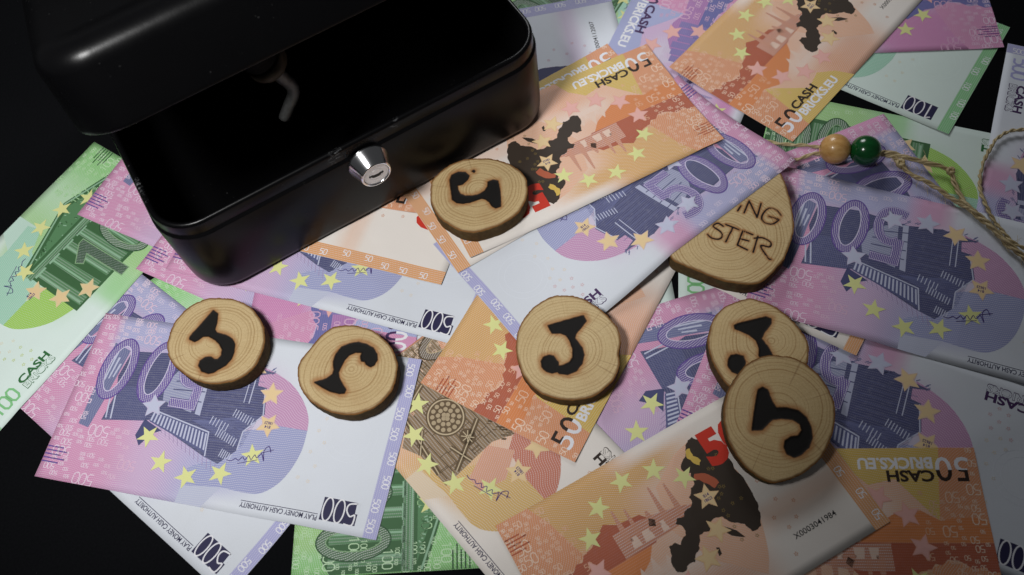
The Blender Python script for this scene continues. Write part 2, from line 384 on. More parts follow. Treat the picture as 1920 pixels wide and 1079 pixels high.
def mat_bead(name, a, b, rough):
    N = NT(name)
    co = obj_coords(N)
    mp = N.new("ShaderNodeMapping")
    mp.inputs["Scale"].default_value = (0.35, 1, 1)
    N.t.links.new(co, mp.inputs[0])
    n = N.noise(mp.outputs[0], 330, 4, 0.65)
    c = N.mix(N.step(n, 0.3, 0.75), a, b)
    N.b.inputs["Coat Weight"].default_value = 0.4
    N.b.inputs["Coat Roughness"].default_value = 0.08
    return N.base(c, rough, 0.4)

CLOTH, PRINT, WOOD, BARK = mat_cloth(), mat_print(), mat_wood(), mat_bark()
BOXM = mat_box("black_powder_coat", 0.0, 0.25)
BOXR = mat_box("black_powder_coat_worn_edge", 0.9, 0.24)
BOXI = mat_box("black_inner_paint", 0.0, 0.6, 0.08)
CHROME = mat_simple("polished_chrome", (0.86, 0.86, 0.88, 1), 0.16, 0.5, 1.0)
STEEL = mat_simple("brushed_lock_steel", (0.74, 0.74, 0.75, 1), 0.42, 0.5, 0.55, 700, (0.82, 0.82, 0.83, 1))
BRASS = mat_simple("dull_brass", (0.055, 0.042, 0.028, 1), 0.6, 0.3, 0.3, 300, (0.03, 0.024, 0.016, 1))
ZINC = mat_simple("cast_zinc", (0.07, 0.073, 0.068, 1), 0.5, 0.5, 0.7, 500, (0.2, 0.2, 0.2, 1), 0.5)
HOLE = mat_simple("keyhole_dark", (0.004, 0.004, 0.004, 1), 0.6)
TWINEM = mat_twine()
TAN = mat_bead("varnished_tan_wood", lin((188, 138, 76)) + (1,), lin((216, 172, 110)) + (1,), 0.35)
GREEN = mat_bead("green_lacquer", (0.002, 0.055, 0.011, 1), (0.004, 0.085, 0.018, 1), 0.22)

# ------------------------------------------------------------------ the surface everything lies on
n = 24
vs, fs = [], []
for j in range(n + 1):
    for i in range(n + 1):
        vs.append((-1.2 + 2.4 * i / n, -1.0 + 2.6 * j / n, 0.0))
for j in range(n):
    for i in range(n):
        a = j * (n + 1) + i
        fs.append((a, a + 1, a + n + 2, a + n + 1))
t = link("table", mesh_from("table", vs, fs, [CLOTH]))
t["kind"] = "structure"

# height of whatever already lies on the table, 2 mm raster
HX0, HY0, HS, HNX, HNY = -380.0, -60.0, 2.0, 400, 280
HF = np.zeros((HNY, HNX))
GX, GY = np.meshgrid(HX0 + HS * np.arange(HNX), HY0 + HS * np.arange(HNY))

def hf_dilated():
    P = np.pad(HF, 1, mode='edge')
    return np.max([P[a:a + HNY, b:b + HNX] for a in range(3) for b in range(3)], axis=0)

def hf_sample(Hd, x, y):
    i = np.clip(np.rint((x - HX0) / HS).astype(int), 0, HNX - 1)
    j = np.clip(np.rint((y - HY0) / HS).astype(int), 0, HNY - 1)
    return Hd[j, i]

# ------------------------------------------------------------------ printing: flat shapes in millimetres on a banknote
FONT_CACHE = {}
def text_tris(s, bold=0.0):
    key = (s, bold)
    if key not in FONT_CACHE:
        cu = bpy.data.curves.new("tmp_text", 'FONT')
        cu.body = s
        cu.size = 1.0
        cu.resolution_u = 3
        cu.offset = bold
        o = bpy.data.objects.new("tmp_text", cu)
        COL.objects.link(o)
        dg = bpy.context.evaluated_depsgraph_get()
        me = o.evaluated_get(dg).to_mesh()
        v = np.array([(p.co.x, p.co.y) for p in me.vertices])
        me.calc_loop_triangles()
        tr = np.array([tuple(l.vertices) for l in me.loop_triangles])
        o.evaluated_get(dg).to_mesh_clear()
        bpy.data.objects.remove(o)
        bpy.data.curves.remove(cu)
        x0, x1, y1 = v[:, 0].min(), v[:, 0].max(), v[:, 1].max()
        v = (v - [x0, 0]) / [x1 - x0, y1]
        FONT_CACHE[key] = (v, tr)
    return FONT_CACHE[key]

NOPAT = (0, 1, 0, 0)
def pat(deg, period, strength, amp=0.0):
    return ((deg % 360) / 360.0, period, strength, amp)

class Design:
    def __init__(self, L, H, nx, ny):
        self.L, self.H, self.nx, self.ny = L, H, nx, ny
        self.items = []          # (convex poly pts, layer, col, pat)
    def conv(self, pts, col, layer, pt=NOPAT):
        self.items.append(([tuple(p) for p in pts], layer, col, pt))
    def poly(self, pts, col, layer, pt=NOPAT, holes=()):
        loops = [[Vector((x, y, 0)) for x, y in pts]] + [[Vector((x, y, 0)) for x, y in h] for h in holes]
        flat = [p for l in loops for p in l]
        for tri in tessellate_polygon(loops):
            self.conv([(flat[i].x, flat[i].y) for i in tri], col, layer, pt)
    def stroke(self, pts, w, col, layer, closed=False, pt=NOPAT):
        p = np.array(pts, float)
        n = len(p)
        if n < 2:
            return
        nxt = np.roll(p, -1, 0) - p
        ln = np.hypot(nxt[:, 0], nxt[:, 1])[:, None] + 1e-9
        d = nxt / ln
        if not closed:
            d[-1] = d[-2]
        prv = np.roll(d, 1, 0)
        if not closed:
            prv[0] = d[0]
        nm = np.stack([-(d + prv)[:, 1], (d + prv)[:, 0]], 1)
        nl = np.hypot(nm[:, 0], nm[:, 1])[:, None] + 1e-6
        nm = nm / nl
        cosh = np.clip(np.abs((nm * np.stack([-d[:, 1], d[:, 0]], 1)).sum(1)), 0.55, 1)[:, None]
        a, b = p + nm * (w / 2) / cosh, p - nm * (w / 2) / cosh
        for i in range(n if closed else n - 1):
            j = (i + 1) % n
            self.conv([a[i], b[i], b[j], a[j]], col, layer, pt)
    def text(self, s, x, y, w, h, col, layer, bold=0.0, rot=0.0, pt=NOPAT):
        v, tr = text_tris(s, bold)
        c, sn = math.cos(math.radians(rot)), math.sin(math.radians(rot))
        p = np.stack([x + v[:, 0] * w * c - v[:, 1] * h * sn, y + v[:, 0] * w * sn + v[:, 1] * h * c], 1)
        for t3 in tr:
            self.conv(p[t3], col, layer, pt)
    def star(self, x, y, r, col, layer, rot=0.0, inner=0.42):
        pts = []
        for k in range(10):
            rr = r if k % 2 == 0 else r * inner
            a = math.radians(90 + rot + 36 * k)
            pts.append((x + rr * math.cos(a), y + rr * math.sin(a)))
        for k in range(10):
            self.conv([(x, y), pts[k], pts[(k + 1) % 10]], col, layer)
    def star_outline(self, x, y, r, w, col, layer, rot=0.0):
        pts = []
        for k in range(10):
            rr = r if k % 2 == 0 else r * 0.45
            a = math.radians(90 + rot + 36 * k)
            pts.append((x + rr * math.cos(a), y + rr * math.sin(a)))
        self.stroke(pts, w, col, layer, True)
    def digits(self, s, x, y, h, w, col, layer, rot=0.0):
        c, sn = math.cos(math.radians(rot)), math.sin(math.radians(rot))
        cw = h * 0.56
        G = {'0': ([(.25, 0), (.75, 0), (1, .22), (1, .78), (.75, 1), (.25, 1), (0, .78), (0, .22)], True),
             '5': ([(.95, 1), (.1, 1), (.05, .58), (.7, .58), (1, .42), (1, .18), (.72, 0), (.05, 0)], False),
             '1': ([(.15, .8), (.55, 1), (.55, 0)], False)}
        for i, ch in enumerate(s):
            pts, cl = G[ch]
            q = []
            for (a, b) in pts:
                px, py = (i * 1.22 + a) * cw, b * h
                q.append((x + px * c - py * sn, y + px * sn + py * c))
            self.stroke(q, w, col, layer, cl)
    def finish(self):
        """cut every shape along the paper's own mesh lines, then pack to arrays"""
        dx, dy = self.L / self.nx, self.H / self.ny
        def split(P, f):
            d = [f(p) for p in P]
            lo, hi = min(d), max(d)
            out = []
            k0, k1 = math.floor(lo + 1e-6) + 1, math.ceil(hi - 1e-6) - 1
            if k1 < k0:
                return [P]
            cur = P
            for k in range(k0, k1 + 1):
                A, B = [], []
                m = len(cur)
                dd = [f(p) - k for p in cur]
                for i in range(m):
                    p, q = cur[i], cur[(i + 1) % m]
                    a, b = dd[i], dd[(i + 1) % m]
                    if a <= 0:
                        A.append(p)
                    if a >= 0:
                        B.append(p)
                    if (a < 0 < b) or (b < 0 < a):
                        s = a / (a - b)
                        r = (p[0] + (q[0] - p[0]) * s, p[1] + (q[1] - p[1]) * s)
                        A.append(r)
                        B.append(r)
                if len(A) > 2:
                    out.append(A)
                cur = B
                if len(cur) < 3:
                    break
            if len(cur) > 2:
                out.append(cur)
            return out
        def clip(P, f):      # keep f <= 0
            out = []
            m = len(P)
            for i in range(m):
                p, q = P[i], P[(i + 1) % m]
                a, b = f(p), f(q)
                if a <= 0:
                    out.append(p)
                if (a < 0 < b) or (b < 0 < a):
                    s = a / (a - b)
                    out.append((p[0] + (q[0] - p[0]) * s, p[1] + (q[1] - p[1]) * s))
            return out
        V, F, Lyr, Cc, Pp = [], [], [], [], []
        L, H, e = self.L, self.H, 0.05
        for (P, layer, col, pt) in self.items:
            xs = [p[0] for p in P]
            ys = [p[1] for p in P]
            if max(xs) <= e or min(xs) >= L - e or max(ys) <= e or min(ys) >= H - e:
                continue
            for lim, f in ((min(xs) < e, lambda p: e - p[0]), (max(xs) > L - e, lambda p: p[0] - L + e),
                           (min(ys) < e, lambda p: e - p[1]), (max(ys) > H - e, lambda p: p[1] - H + e)):
                if lim and len(P) > 2:
                    P = clip(P, f)
            if len(P) < 3:
                continue
            ar = sum(P[i][0] * P[(i + 1) % len(P)][1] - P[(i + 1) % len(P)][0] * P[i][1] for i in range(len(P)))
            if abs(ar) < 1e-5:
                continue
            if ar < 0:
                P = P[::-1]
            for A in split(P, lambda p: p[0] / dx):
                for B in split(A, lambda p: p[1] / dy):
                    for C in split(B, lambda p: p[0] / dx - p[1] / dy):
                        b0 = len(V)
                        V += C
                        F.append(tuple(range(b0, b0 + len(C))))
                        Lyr += [layer] * len(C)
                        cc = col if not callable(col) else None
                        for p in C:
                            Cc.append(cc if cc is not None else col(*p))
                            Pp.append(pt)
        self.V = np.array(V)
        self.F = F
        self.layer = np.array(Lyr, float)
        self.C = np.array([tuple(c[:3]) + (1.0,) for c in Cc])
        self.P = np.array(Pp, float)
        self.items = None
        return self

def ss(x, a, b):
    t = np.clip((x - a) / (b - a), 0, 1)
    return t * t * (3 - 2 * t)

def mixc(a, b, t):
    t = np.asarray(t)[..., None]
    return np.asarray(a) * (1 - t) + np.asarray(b) * t

PAL = {
    '500': dict(W=(221, 226, 235), A=(212, 142, 184), B=(172, 172, 214), C=(204, 170, 208), D=(78, 81, 122), D2=(112, 117, 160), Lt=(198, 202, 226),
                dig=(104, 82, 156), dig2=(212, 206, 232), band=(112, 92, 164), lobeA=(198, 146, 188), lobeB=(156, 161, 205), cash=(72, 46, 92), out=(240, 226, 240),
                field=(166, 172, 216), gold=(206, 128, 182), mid=(196, 148, 204), bandA=(176, 126, 182), bandB=(112, 112, 172), map=(58, 60, 100), big=(122, 70, 140), edge=(172, 172, 218)),
    '50': dict(W=(238, 231, 224), A=(222, 150, 104), B=(222, 176, 104), C=(234, 184, 152), D=(102, 84, 62), D2=(146, 122, 92), Lt=(204, 186, 154),
               dig=(84, 68, 50), dig2=(200, 182, 150), band=(116, 98, 74), lobeA=(204, 124, 100), lobeB=(220, 180, 106), cash=(52, 40, 34), out=(250, 234, 216),
               field=(220, 186, 92), gold=(219, 168, 96), mid=(236, 168, 120), bandA=(222, 138, 82), bandB=(184, 98, 70), map=(62, 52, 44), big=(206, 58, 42), edge=(226, 164, 108)),
    '100': dict(W=(222, 238, 232), A=(140, 206, 122), B=(158, 208, 130), C=(182, 222, 178), D=(66, 106, 68), D2=(92, 138, 96), Lt=(150, 190, 158),
                dig=(52, 88, 58), dig2=(140, 176, 134), band=(78, 116, 78), lobeA=(158, 208, 78), lobeB=(160, 212, 186), cash=(52, 110, 62), out=(214, 240, 206),
                field=(180, 220, 130), gold=(180, 220, 130), mid=(170, 220, 160), bandA=(120, 190, 110), bandB=(80, 150, 80), map=(50, 90, 60), big=(60, 140, 70), edge=(134, 200, 138)),
}
PAL = {k: {a: np.array(lin(b)) for a, b in d.items()} for k, d in PAL.items()}
YEL, ORA = np.array(lin((228, 230, 158))), np.array(lin((236, 208, 160)))
YEL2 = np.array(lin((246, 236, 176)))
NAVY, WHITE, PURP = np.array(lin((44, 42, 78))), np.array(lin((238, 238, 244))), np.array(lin((70, 50, 120)))
PINKS = np.array(lin((238, 184, 176)))

def ell(cx, cy, rx, ry, n=40, rot=0.0):
    c, s = math.cos(math.radians(rot)), math.sin(math.radians(rot))
    out = []
    for k in range(n):
        a = 2 * math.pi * k / n
        x, y = rx * math.cos(a), ry * math.sin(a)
        out.append((cx + x * c - y * s, cy + x * s + y * c))
    return out

def smooth_path(pts, n=6, closed=False):
    out = []
    m = len(pts)
    rngk = range(m if closed else m - 1)
    for i in rngk:
        p0 = pts[(i - 1) % m] if closed or i > 0 else pts[i]
        p1, p2 = pts[i], pts[(i + 1) % m]
        p3 = pts[(i + 2) % m] if closed or i + 2 < m else p2
        for k in range(n):
            t = k / n
            out.append(tuple(0.5 * ((2 * b) + (-a + c) * t + (2 * a - 5 * b + 4 * c - d) * t * t + (-a + 3 * b - 3 * c + d) * t ** 3)
                             for a, b, c, d in zip(p0, p1, p2, p3)))
    if not closed:
        out.append(tuple(pts[-1]))
    return out

def big_digit(D, ring_out, ring_in, P, layer, deg):
    n = len(ring_out)
    for k in range(n):
        a, b = ring_out[k], ring_out[(k + 1) % n]
        c, d = ring_in[(k + 1) % n], ring_in[k]
        D.conv([a, b, c, d], P['band'], layer, pat(deg, 0.95, 0.85, 0.3))
    D.stroke(ring_out, 0.6, P['dig'], layer + 1, True)
    D.stroke(ring_in, 0.45, P['dig2'], layer + 1, True)

def big_five(D, x, y, w, h, P, layer, deg):
    bowl = smooth_path([(x + w * .17, y + h * .56), (x + w * .42, y + h * .62), (x + w * .72, y + h * .56), (x + w * .86, y + h * .36),
                        (x + w * .74, y + h * .14), (x + w * .44, y + h * .06), (x + w * .05, y + h * .10)], 6)
    stem = [(x + w * .95, y + h * .93), (x + w * .55, y + h * .93), (x + w * .20, y + h * .93), (x + w * .17, y + h * .54)]
    for dl, path in ((0, bowl), (0.35, stem)):
        D.stroke(path, 4.6, P['dig'], layer + dl)
        D.stroke(path, 4.1, P['dig2'], layer + 1 + dl)
        D.stroke(path, 3.6, P['band'], layer + 2 + dl, pt=pat(deg, 0.95, 0.85, 0.3))

def front(num):
    L, H = {'500': (160, 82), '100': (147, 82), '50': (140, 77.5)}[num]
    nx, ny = {'500': (40, 20), '100': (36, 20), '50': (35, 19)}[num]
    P = PAL[num]
    D = Design(L, H, nx, ny)
    r = random.Random({'500': 5, '100': 6, '50': 7}[num])
    k = H / 82.0

    def bgc(x, y):
        yy = y / k
        c = np.broadcast_to(P['W'], x.shape + (3,))
        pic = ss(x, 50, 84) * (1 - ss(yy, 70, 80) * (1 - ss(x, 70, 100)))
        pic = pic * (1 - (1 - ss(yy, 8, 24)) * (1 - ss(x, 78, 100)))
        c = mixc(c, mixc(P['B'], P['C'], ss(yy, 66, 34)), pic)
        c = mixc(c, P['C'], pic * ss(x, 86, 112) * ss(yy, 40, 60))
        c = mixc(c, P['A'], ss(x, 112, 136) * ss(yy, 18, 30))
        c = mixc(c, P['B'], ss(x, 88, 104) * (1 - ss(yy, 12, 20)) * (1 - ss(x, L - 12, L - 7)))
        c = mixc(c, P['A'], ss(x, L - 13, L - 6))
        c = mixc(c, P['A'], 0.7 * ss(x, 74, 84) * (1 - ss(x, 92, 100)) * (1 - ss(yy, 10, 20)))
        return c

    def bgp(x, y):
        yy = y / k
        p = np.zeros(x.shape + (4,))
        s = ss(x, 54, 84) * 0.62
        s = s * (1 - (1 - ss(yy, 8, 20)) * (1 - ss(x, 80, 98)))
        p[..., 0] = np.where(x > 112, 0.32, 0.17)
        p[..., 1] = 0.9
        p[..., 2] = s
        p[..., 3] = 0.35
        return p
    D.bgc, D.bgp = bgc, bgp

    def S(pts):
        return [(x, y * k) for x, y in pts]
    # the lobe the picture ends in
    right = smooth_path(S([(72, 15), (64, 17.5), (56, 21.5), (49, 28), (44.5, 35), (43.2, 41)]), 5)
    D.poly(right + S([(58, 41), (72, 38), (78, 28)]), P['lobeA'], 1, pat(60, 1.0, 0.6, 0.5))
    up = smooth_path(S([(43.2, 41), (43, 50), (45, 59), (49, 66.5), (55, 71.4), (62, 72.6), (74, 72)]), 5)
    D.poly(up + S([(90, 74), (92, 66), (80, 60), (72, 46), (58, 41)]), P['lobeB'], 1, pat(100, 1.0, 0.62, 0.35))
    D.poly(S([(92, 82), (92, 68), (84, 68), (74, 72), (80, 82)]), P['lobeB'] * 0.5 + P['W'] * 0.5, 0.4, pat(100, 0.95, 0.4, 0.35))
    # glow behind the small stars
    ring = [(115.2, 55.5), (105, 66), (91, 70.4), (76.3, 66.3), (64.4, 56), (61.8, 41.4), (64.9, 27), (76, 16), (89, 13.2), (104.5, 15.6), (115.5, 27), (118.2, 41.3)]
    if num == '500':
        D.poly(S([(66, 17), (73, 19), (72.5, 24), (68, 24.5), (65, 37), (72, 46), (72.3, 55), (79, 62.3), (87, 60), (117, 47.8), (119, 48.6), (140.3, 51.8), (138.5, 38), (141, 30), (139, 17), (120, 15), (97, 17), (82, 14.5)]), P['D'], 2, pat(95, 1.1, 0.16, 0.1))
        D.poly(S([(150, 36), (150.3, 55.2), (145, 56.3), (142.8, 42), (140, 17), (149, 14)]), P['D2'], 2, pat(2, 1.1, 0.25, 0.5))
        for q in range(3):
            D.poly(S([(146.5 - q * 1.8, 33 - q), (147.2 - q * 1.8, 33 - q), (146.2 - q * 1.8, 18 + q * 3), (145.2 - q * 1.8, 18 + q * 3)]), P['Lt'], 3)
        D.poly(S([(97, 17), (94.8, 42.3), (97.5, 41.9), (99.5, 17.3)]), P['Lt'] * .8 + P['D2'] * .2, 3)
        D.poly(S([(101.5, 17.3), (99.5, 41.6), (115, 38), (117, 30), (112, 22)]), P['D2'] * 0.6 + P['Lt'] * 0.4, 3, pat(85, 1.2, 0.4, 0.0))
        for q in range(4):
            D.stroke(S([(96 + q * 0.1, 21 + q * 5), (112, 24 + q * 4)]), 0.5, P['D'], 4)
        # keyboard-like colonnade
        a0, a1, b1, b0 = (117, 43.6), (88, 49.4), (86.3, 58.8), (117.6, 48.6)
        D.poly(S([a0, a1, b1, b0]), P['D2'] * 0.5 + P['D'] * 0.5, 3)
        for q in range(17):
            f0, f1 = (q + 0.15) / 17, (q + 0.62) / 17
            def at(f, g):
                x0, y0 = a0[0] + (a1[0] - a0[0]) * f, a0[1] + (a1[1] - a0[1]) * f
                x1, y1 = b0[0] + (b1[0] - b0[0]) * f, b0[1] + (b1[1] - b0[1]) * f
                return (x0 + (x1 - x0) * g, y0 + (y1 - y0) * g)
            D.conv(S([at(f0, .06), at(f1, .06), at(f1, .88), at(f0, .88)]), P['Lt'], 4)
        D.stroke(S([(117, 43.2), (88, 49), (86, 60)]), 0.6, P['Lt'], 4)
        D.stroke(S([(72.3, 55), (72.3, 46.2), (65.6, 37.4), (68.6, 25)]), 0.55, P['Lt'], 4)
        D.poly(S([(120, 48), (121.5, 56), (118, 60.5), (116.5, 58), (114, 54), (110, 52)]), P['D'], 2)
        for row, (xa, xb, ya, yb) in enumerate([(68, 80, 40, 36), (74, 85, 50, 46), (74, 80, 57, 55), (80, 90, 44, 41)]):
            nn = 9 if row < 2 else 6
            for q in range(nn):
                x = xa + (xb - xa) * q / nn
                y = ya + (yb - ya) * q / nn
                D.stroke(S([(x, y), (x + 0.7, y + 3.6)]), 0.42, P['Lt'], 4)
        for x in (138.6, 136.2):
            D.stroke(S([(x, 50.5), (x + 2.4, 38)]), 0.7, P['Lt'], 4)
        D.stroke(S([(74.5, 19), (74, 33)]), 0.5, P['Lt'], 4)
        D.stroke(S([(77, 18), (76.5, 33)]), 0.4, P['Lt'], 4)
        for q in range(10):
            y = 22 + q * 3.3
            D.stroke(S([(70, y), (93, y + 1.0)]), 0.22, P['D2'], 3)
        for q in range(22):
            f = q / 22
            D.stroke(S([(67 + 4 * f, 38 + 16 * f), (88 + 10 * f, 43 - 3 * f + 5 * f)]), 0.20, P['D2'], 3)
            D.stroke(S([(120 + f * 19, 49 + f * 2.4), (121 + f * 16, 34)]), 0.22, P['D2'], 3)
        for q in range(14):
            D.stroke(S([(80 + q * 2.4, 62.5 - q * 0.95), (78.5 + q * 2.4, 67.5 - q * 1.1)]), 0.25, P['D2'] * .5 + P['C'] * .5, 2)
        for q in range(26):
            x, y = 66 + r.random() * 34, 13.5 + r.random() * 3.5
            D.stroke(S([(x, y), (x + 1.5, y + 1.2)]), 0.4, P['D2'], 2)
        big_digit(D, ell(142.6, 26.5 * k, 8.2, 15.5, 44, -4), ell(142.8, 26.5 * k, 4.6, 11.6, 44, -4), P, 5, 20)
        big_digit(D, ell(122.6, 25 * k, 8.0, 15.5, 44, -4), ell(122.8, 25 * k, 4.4, 11.6, 44, -4), P, 5, 20)
        big_five(D, 97.5, 8.5, 15, 32, P, 5, 20)
    elif num == '100':
        D.poly(S([(68, 14), (140, 12), (146.5, 16), (146.5, 47), (69, 50)]), P['D'], 2)
        for q in range(8):
            x = 71 + q * 9.6
            D.poly(S([(x, 15), (x + 5.6, 15), (x + 5.2, 46.5), (x + 0.5, 46.5)]), P['D2'], 3, pat(0, 1.3, 0.35))
            D.stroke(S([(x + 1.4, 16), (x + 1.7, 46)]), 0.9, P['Lt'], 4)
            D.conv(S([(x - 0.8, 46), (x + 6.4, 46), (x + 6.2, 47.6), (x - 0.6, 47.6)]), P['Lt'], 4)
        D.poly(S([(67.5, 47.5), (146.5, 46), (146.5, 51), (68.5, 51.5)]), P['D2'], 4, pat(90, 1.4, 0.4))
        D.poly(S([(67, 51.5), (146.5, 50.8), (146.5, 56), (110, 67.5), (69, 55)]), P['D'], 3)
        D.poly(S([(74, 53), (143, 52.6), (110, 63.8)]), P['D2'], 4)
        for q in range(46):
            x = 78 + r.random() * 60
            hmax = 9.5 * (1 - abs(x - 110) / 36)
            y = 53 + r.random() * max(hmax, 0.4)
            D.stroke(S([(x, y), (x + r.uniform(-1, 1), y + r.uniform(0.5, 1.8))]), 0.6, P['Lt'] if q % 2 else P['D'], 5)
        D.stroke(S([(68, 53), (110, 66.4), (146, 54.5)]), 0.9, P['Lt'], 5)
        D.stroke(S([(67.5, 50.8), (146, 50)]), 0.6, P['Lt'], 5)
        one = S([(87, 35), (96.5, 42), (99.5, 42), (99.5, 8.5), (94.2, 8.5), (94.2, 34), (89, 31)])
        D.poly(one, P['dig'], 6, pat(20, 0.9, 0.4, 0.2))
        D.stroke(one, 0.5, P['dig2'], 7, True)
        big_digit(D, ell(113, 25.5 * k, 8.4, 16, 44), ell(113, 25.5 * k, 4.4, 11.8, 44), P, 6, 20)
        big_digit(D, ell(133, 25.5 * k, 8.4, 16, 44), ell(133, 25.5 * k, 4.4, 11.8, 44), P, 6, 20)
    else:
        # church front with a rose window
        D.poly(S([(78, 70), (79, 53), (79.5, 41), (75.5, 31), (88, 33), (106, 39), (121, 47), (126, 30), (139, 26), (139.5, 60), (122, 62), (114, 62), (104, 74), (96, 70)]), P['D2'], 2, pat(90, 1.3, 0.4, 0.1))
        for q in range(9):
            y = 34 + q * 4.2
            D.stroke(S([(80, y), (138, y + 2)]), 0.45, P['D'], 3)
        for q in range(60):
            y = 34 + 4.2 * r.randrange(9)
            x = 80 + r.random() * 57
            D.stroke(S([(x, y + (x - 80) * .035), (x, y + 4.1 + (x - 80) * .035)]), 0.35, P['D'], 3)
        rose = [(102, 49.5 * k)]
        D.poly(ell(102, 49.5 * k, 9.2, 8.8, 36), P['D'], 4)
        D.stroke(ell(102, 49.5 * k, 8.2, 7.8, 36), 0.6, P['Lt'], 5, True)
        for rr, m in ((6.2, 14), (3.6, 9), (1.2, 4)):
            for q in range(m):
                a = 2 * math.pi * q / m
                D.poly(ell(102 + rr * math.cos(a), (49.5 + rr * math.sin(a)) * k, 1.05, 1.05, 8), P['D2'] * .4 + P['Lt'] * .6, 5)
        for (x0, y0, x1, y1, w) in [(80, 62, 92, 39, 2.6), (84, 69, 115, 64, 2.4), (79, 54, 90, 57, 2.0), (116, 62, 121, 48, 2.4), (96, 70, 104, 62, 1.6), (88, 34, 107, 41, 1.8)]:
            D.stroke(S([(x0, y0), (x1, y1)]), w, P['D'], 5)
            D.stroke(S([(x0, y0), (x1, y1)]), 0.5, P['Lt'], 6)
        D.poly(ell(88.5, 48 * k, 4.0, 3.6, 20), P['D'], 5)
        for q in range(8):
            a = 2 * math.pi * q / 8
            D.stroke([(88.5, 48 * k), (88.5 + 3.2 * math.cos(a), (48 + 2.9 * math.sin(a)) * k)], 0.4, P['Lt'], 6)
        for q in range(30):
            x, y = 76 + r.random() * 12, 30 + r.random() * 6
            D.stroke(S([(x, y), (x + 1.4, y + 1.4)]), 0.5, P['D'], 3)
        D.poly(S([(80, 44), (74, 60), (66, 60), (63, 48), (70, 36)]), P['C'] * .6 + P['lobeA'] * .4, 1.5, pat(30, 0.9, 0.5, 0.1))
        big_digit(D, ell(132, 24 * k, 7.5, 14.5, 40), ell(132, 24 * k, 4.0, 10.6, 40), P, 6, 20)
        big_five(D, 104, 8.5, 14, 30, P, 6, 20)
    if num == '100':
        ring = [(119, 58), (106.7, 65.5), (92.7, 67), (78.4, 64.2), (69.9, 54.2), (64.9, 40.9), (69.1, 27.1), (80.1, 18.1)]
    for i, (x, y) in enumerate(ring):
        c = YEL if i < 5 else (ORA if i < 8 else P['Lt'])
        if num == '500' and i == 10:
            continue
        if num == '50' and i > 8:
            continue
        g = 0.35
        if i >= 5:
            D.star(x, y * k, 5.9, c * .72 + P['C'] * .28, 7, i * 30 + 8, 0.50)
        D.star(x, y * k, 5.5, c, 8, i * 30 + 8, 0.40)
    D.text("814", 60.4, 41.6 * k, 2.8, 1.4, PURP, 9, 0.02)
    D.text("18623", 60.0, 39.8 * k, 3.8, 1.4, PURP, 9, 0.02)
    # engraver's signature
    sg = smooth_path(S([(56.5, 53.4), (58.2, 50.8), (59.8, 53.2), (58.6, 57.6), (60.5, 54.6), (62, 56.8), (63.4, 55.6), (64.4, 58), (66, 56.4), (67.2, 58.6), (68.6, 57.4), (70, 59.2), (71.6, 58.6), (73.4, 60), (75.6, 59.8)]), 4)
    D.stroke(sg, 0.33, PURP, 9)
    D.stroke(S([(61.5, 57.6), (70, 60.6)]), 0.28, PURP, 9)
    D.stroke(S([(55.5, 52), (61, 54.4)]), 0.28, PURP, 9)
    # bars and the scattered small numerals at the right end
    for q in range(5):
        y = (67.5 + q * 1.75) * k
        D.stroke([(L - 0.2, y), (L - 8 - (q % 2) * 2.5, y)], 0.62, P['dig'] if num != '50' else P['lobeA'], 4)
    cells = []
    for _ in range(900):
        h = r.choice([5.0, 4.2, 2.6, 1.8, 1.3, 1.3])
        x = L - 1 - abs(r.gauss(0, 1)) * 20
        y = r.random() * (H - 2) + 0.5
        w = h * 0.56 * 1.22 * len(num)
        yy = y / k
        if x < 112 or (yy > 12 and yy < 54 and x < L - 12) or (yy <= 12 and x < 128):
            continue
        if any(abs(x - a) < (w + b) * .5 + .4 and abs(y - c) < (h + d) * .5 + .5 for a, b, c, d in cells):
            continue
        cells.append((x, w, y, h))
        f = 0.25 + 0.75 * min(1, (x - 105) / 36)
        D.digits(num, x - w / 2, y - h / 2, h, 0.15 + 0.062 * h, P['out'] * f * .85 + P['A'] * (1 - f * .85), 4)
        if len(cells) > 105:
            break
    for q in range(7):
        x = 100 + q * 6.5
        if x < L - 16:
            D.digits(num, x, 1.6 + (q % 3) * 1.8, 2.0, 0.3, P['out'] * .6 + P['B'] * .4, 3)
    # security strip down the left edge
    D.conv([(0, 0), (6.2, 0), (6.2, H), (0, H)], P['edge'], 1, pat(0, 0.95, 0.55, 0.0))
    y = 3.0
    while y < H - 6:
        D.digits(num, 5.4 if int(y) % 2 else 3.6, y, 2.9, 0.36, WHITE, 2, 90)
        y += r.uniform(8.5, 12)
    # value box and the issuer line
    D.conv([(10.8, 68.2 * k), (26.6, 68.2 * k), (26.6, 78 * k), (10.8, 78 * k)], NAVY, 2)
    wd = 15.4 / len(num)
    for i, ch in enumerate(num):
        cx = 11.1 + wd * (i + .5)
        if ch == '0':
            D.stroke(ell(cx, 73.1 * k, wd * .40, 5.0 * k, 26), 0.62, WHITE, 3, True)
        elif ch == '5':
            D.stroke(smooth_path([(cx + wd * .4, 77.9 * k), (cx - wd * .3, 77.9 * k), (cx - wd * .35, 73.6 * k), (cx + .2, 74.4 * k), (cx + wd * .42, 72 * k), (cx + wd * .3, 69.4 * k), (cx - wd * .4, 68.6 * k)], 4), 0.66, WHITE, 3)
            D.conv([(cx - wd * .62, 68.1 * k), (cx - wd * .30, 68.1 * k), (cx - wd * .34, 73 * k), (cx - wd * .62, 73 * k)], P['W'], 3)
        else:
            D.stroke([(cx - wd * .35, 76.4 * k), (cx + wd * .1, 77.9 * k), (cx + wd * .1, 68.3 * k)], 0.8, WHITE, 3)
    D.text("PLAY MONEY CASH AUTHORITY", 27.6, 76.6 * k, 35.4, 2.2, NAVY, 2, 0.016)
    D.stroke([(27.6, 75.9 * k), (63, 75.9 * k)], 0.30, NAVY, 2)
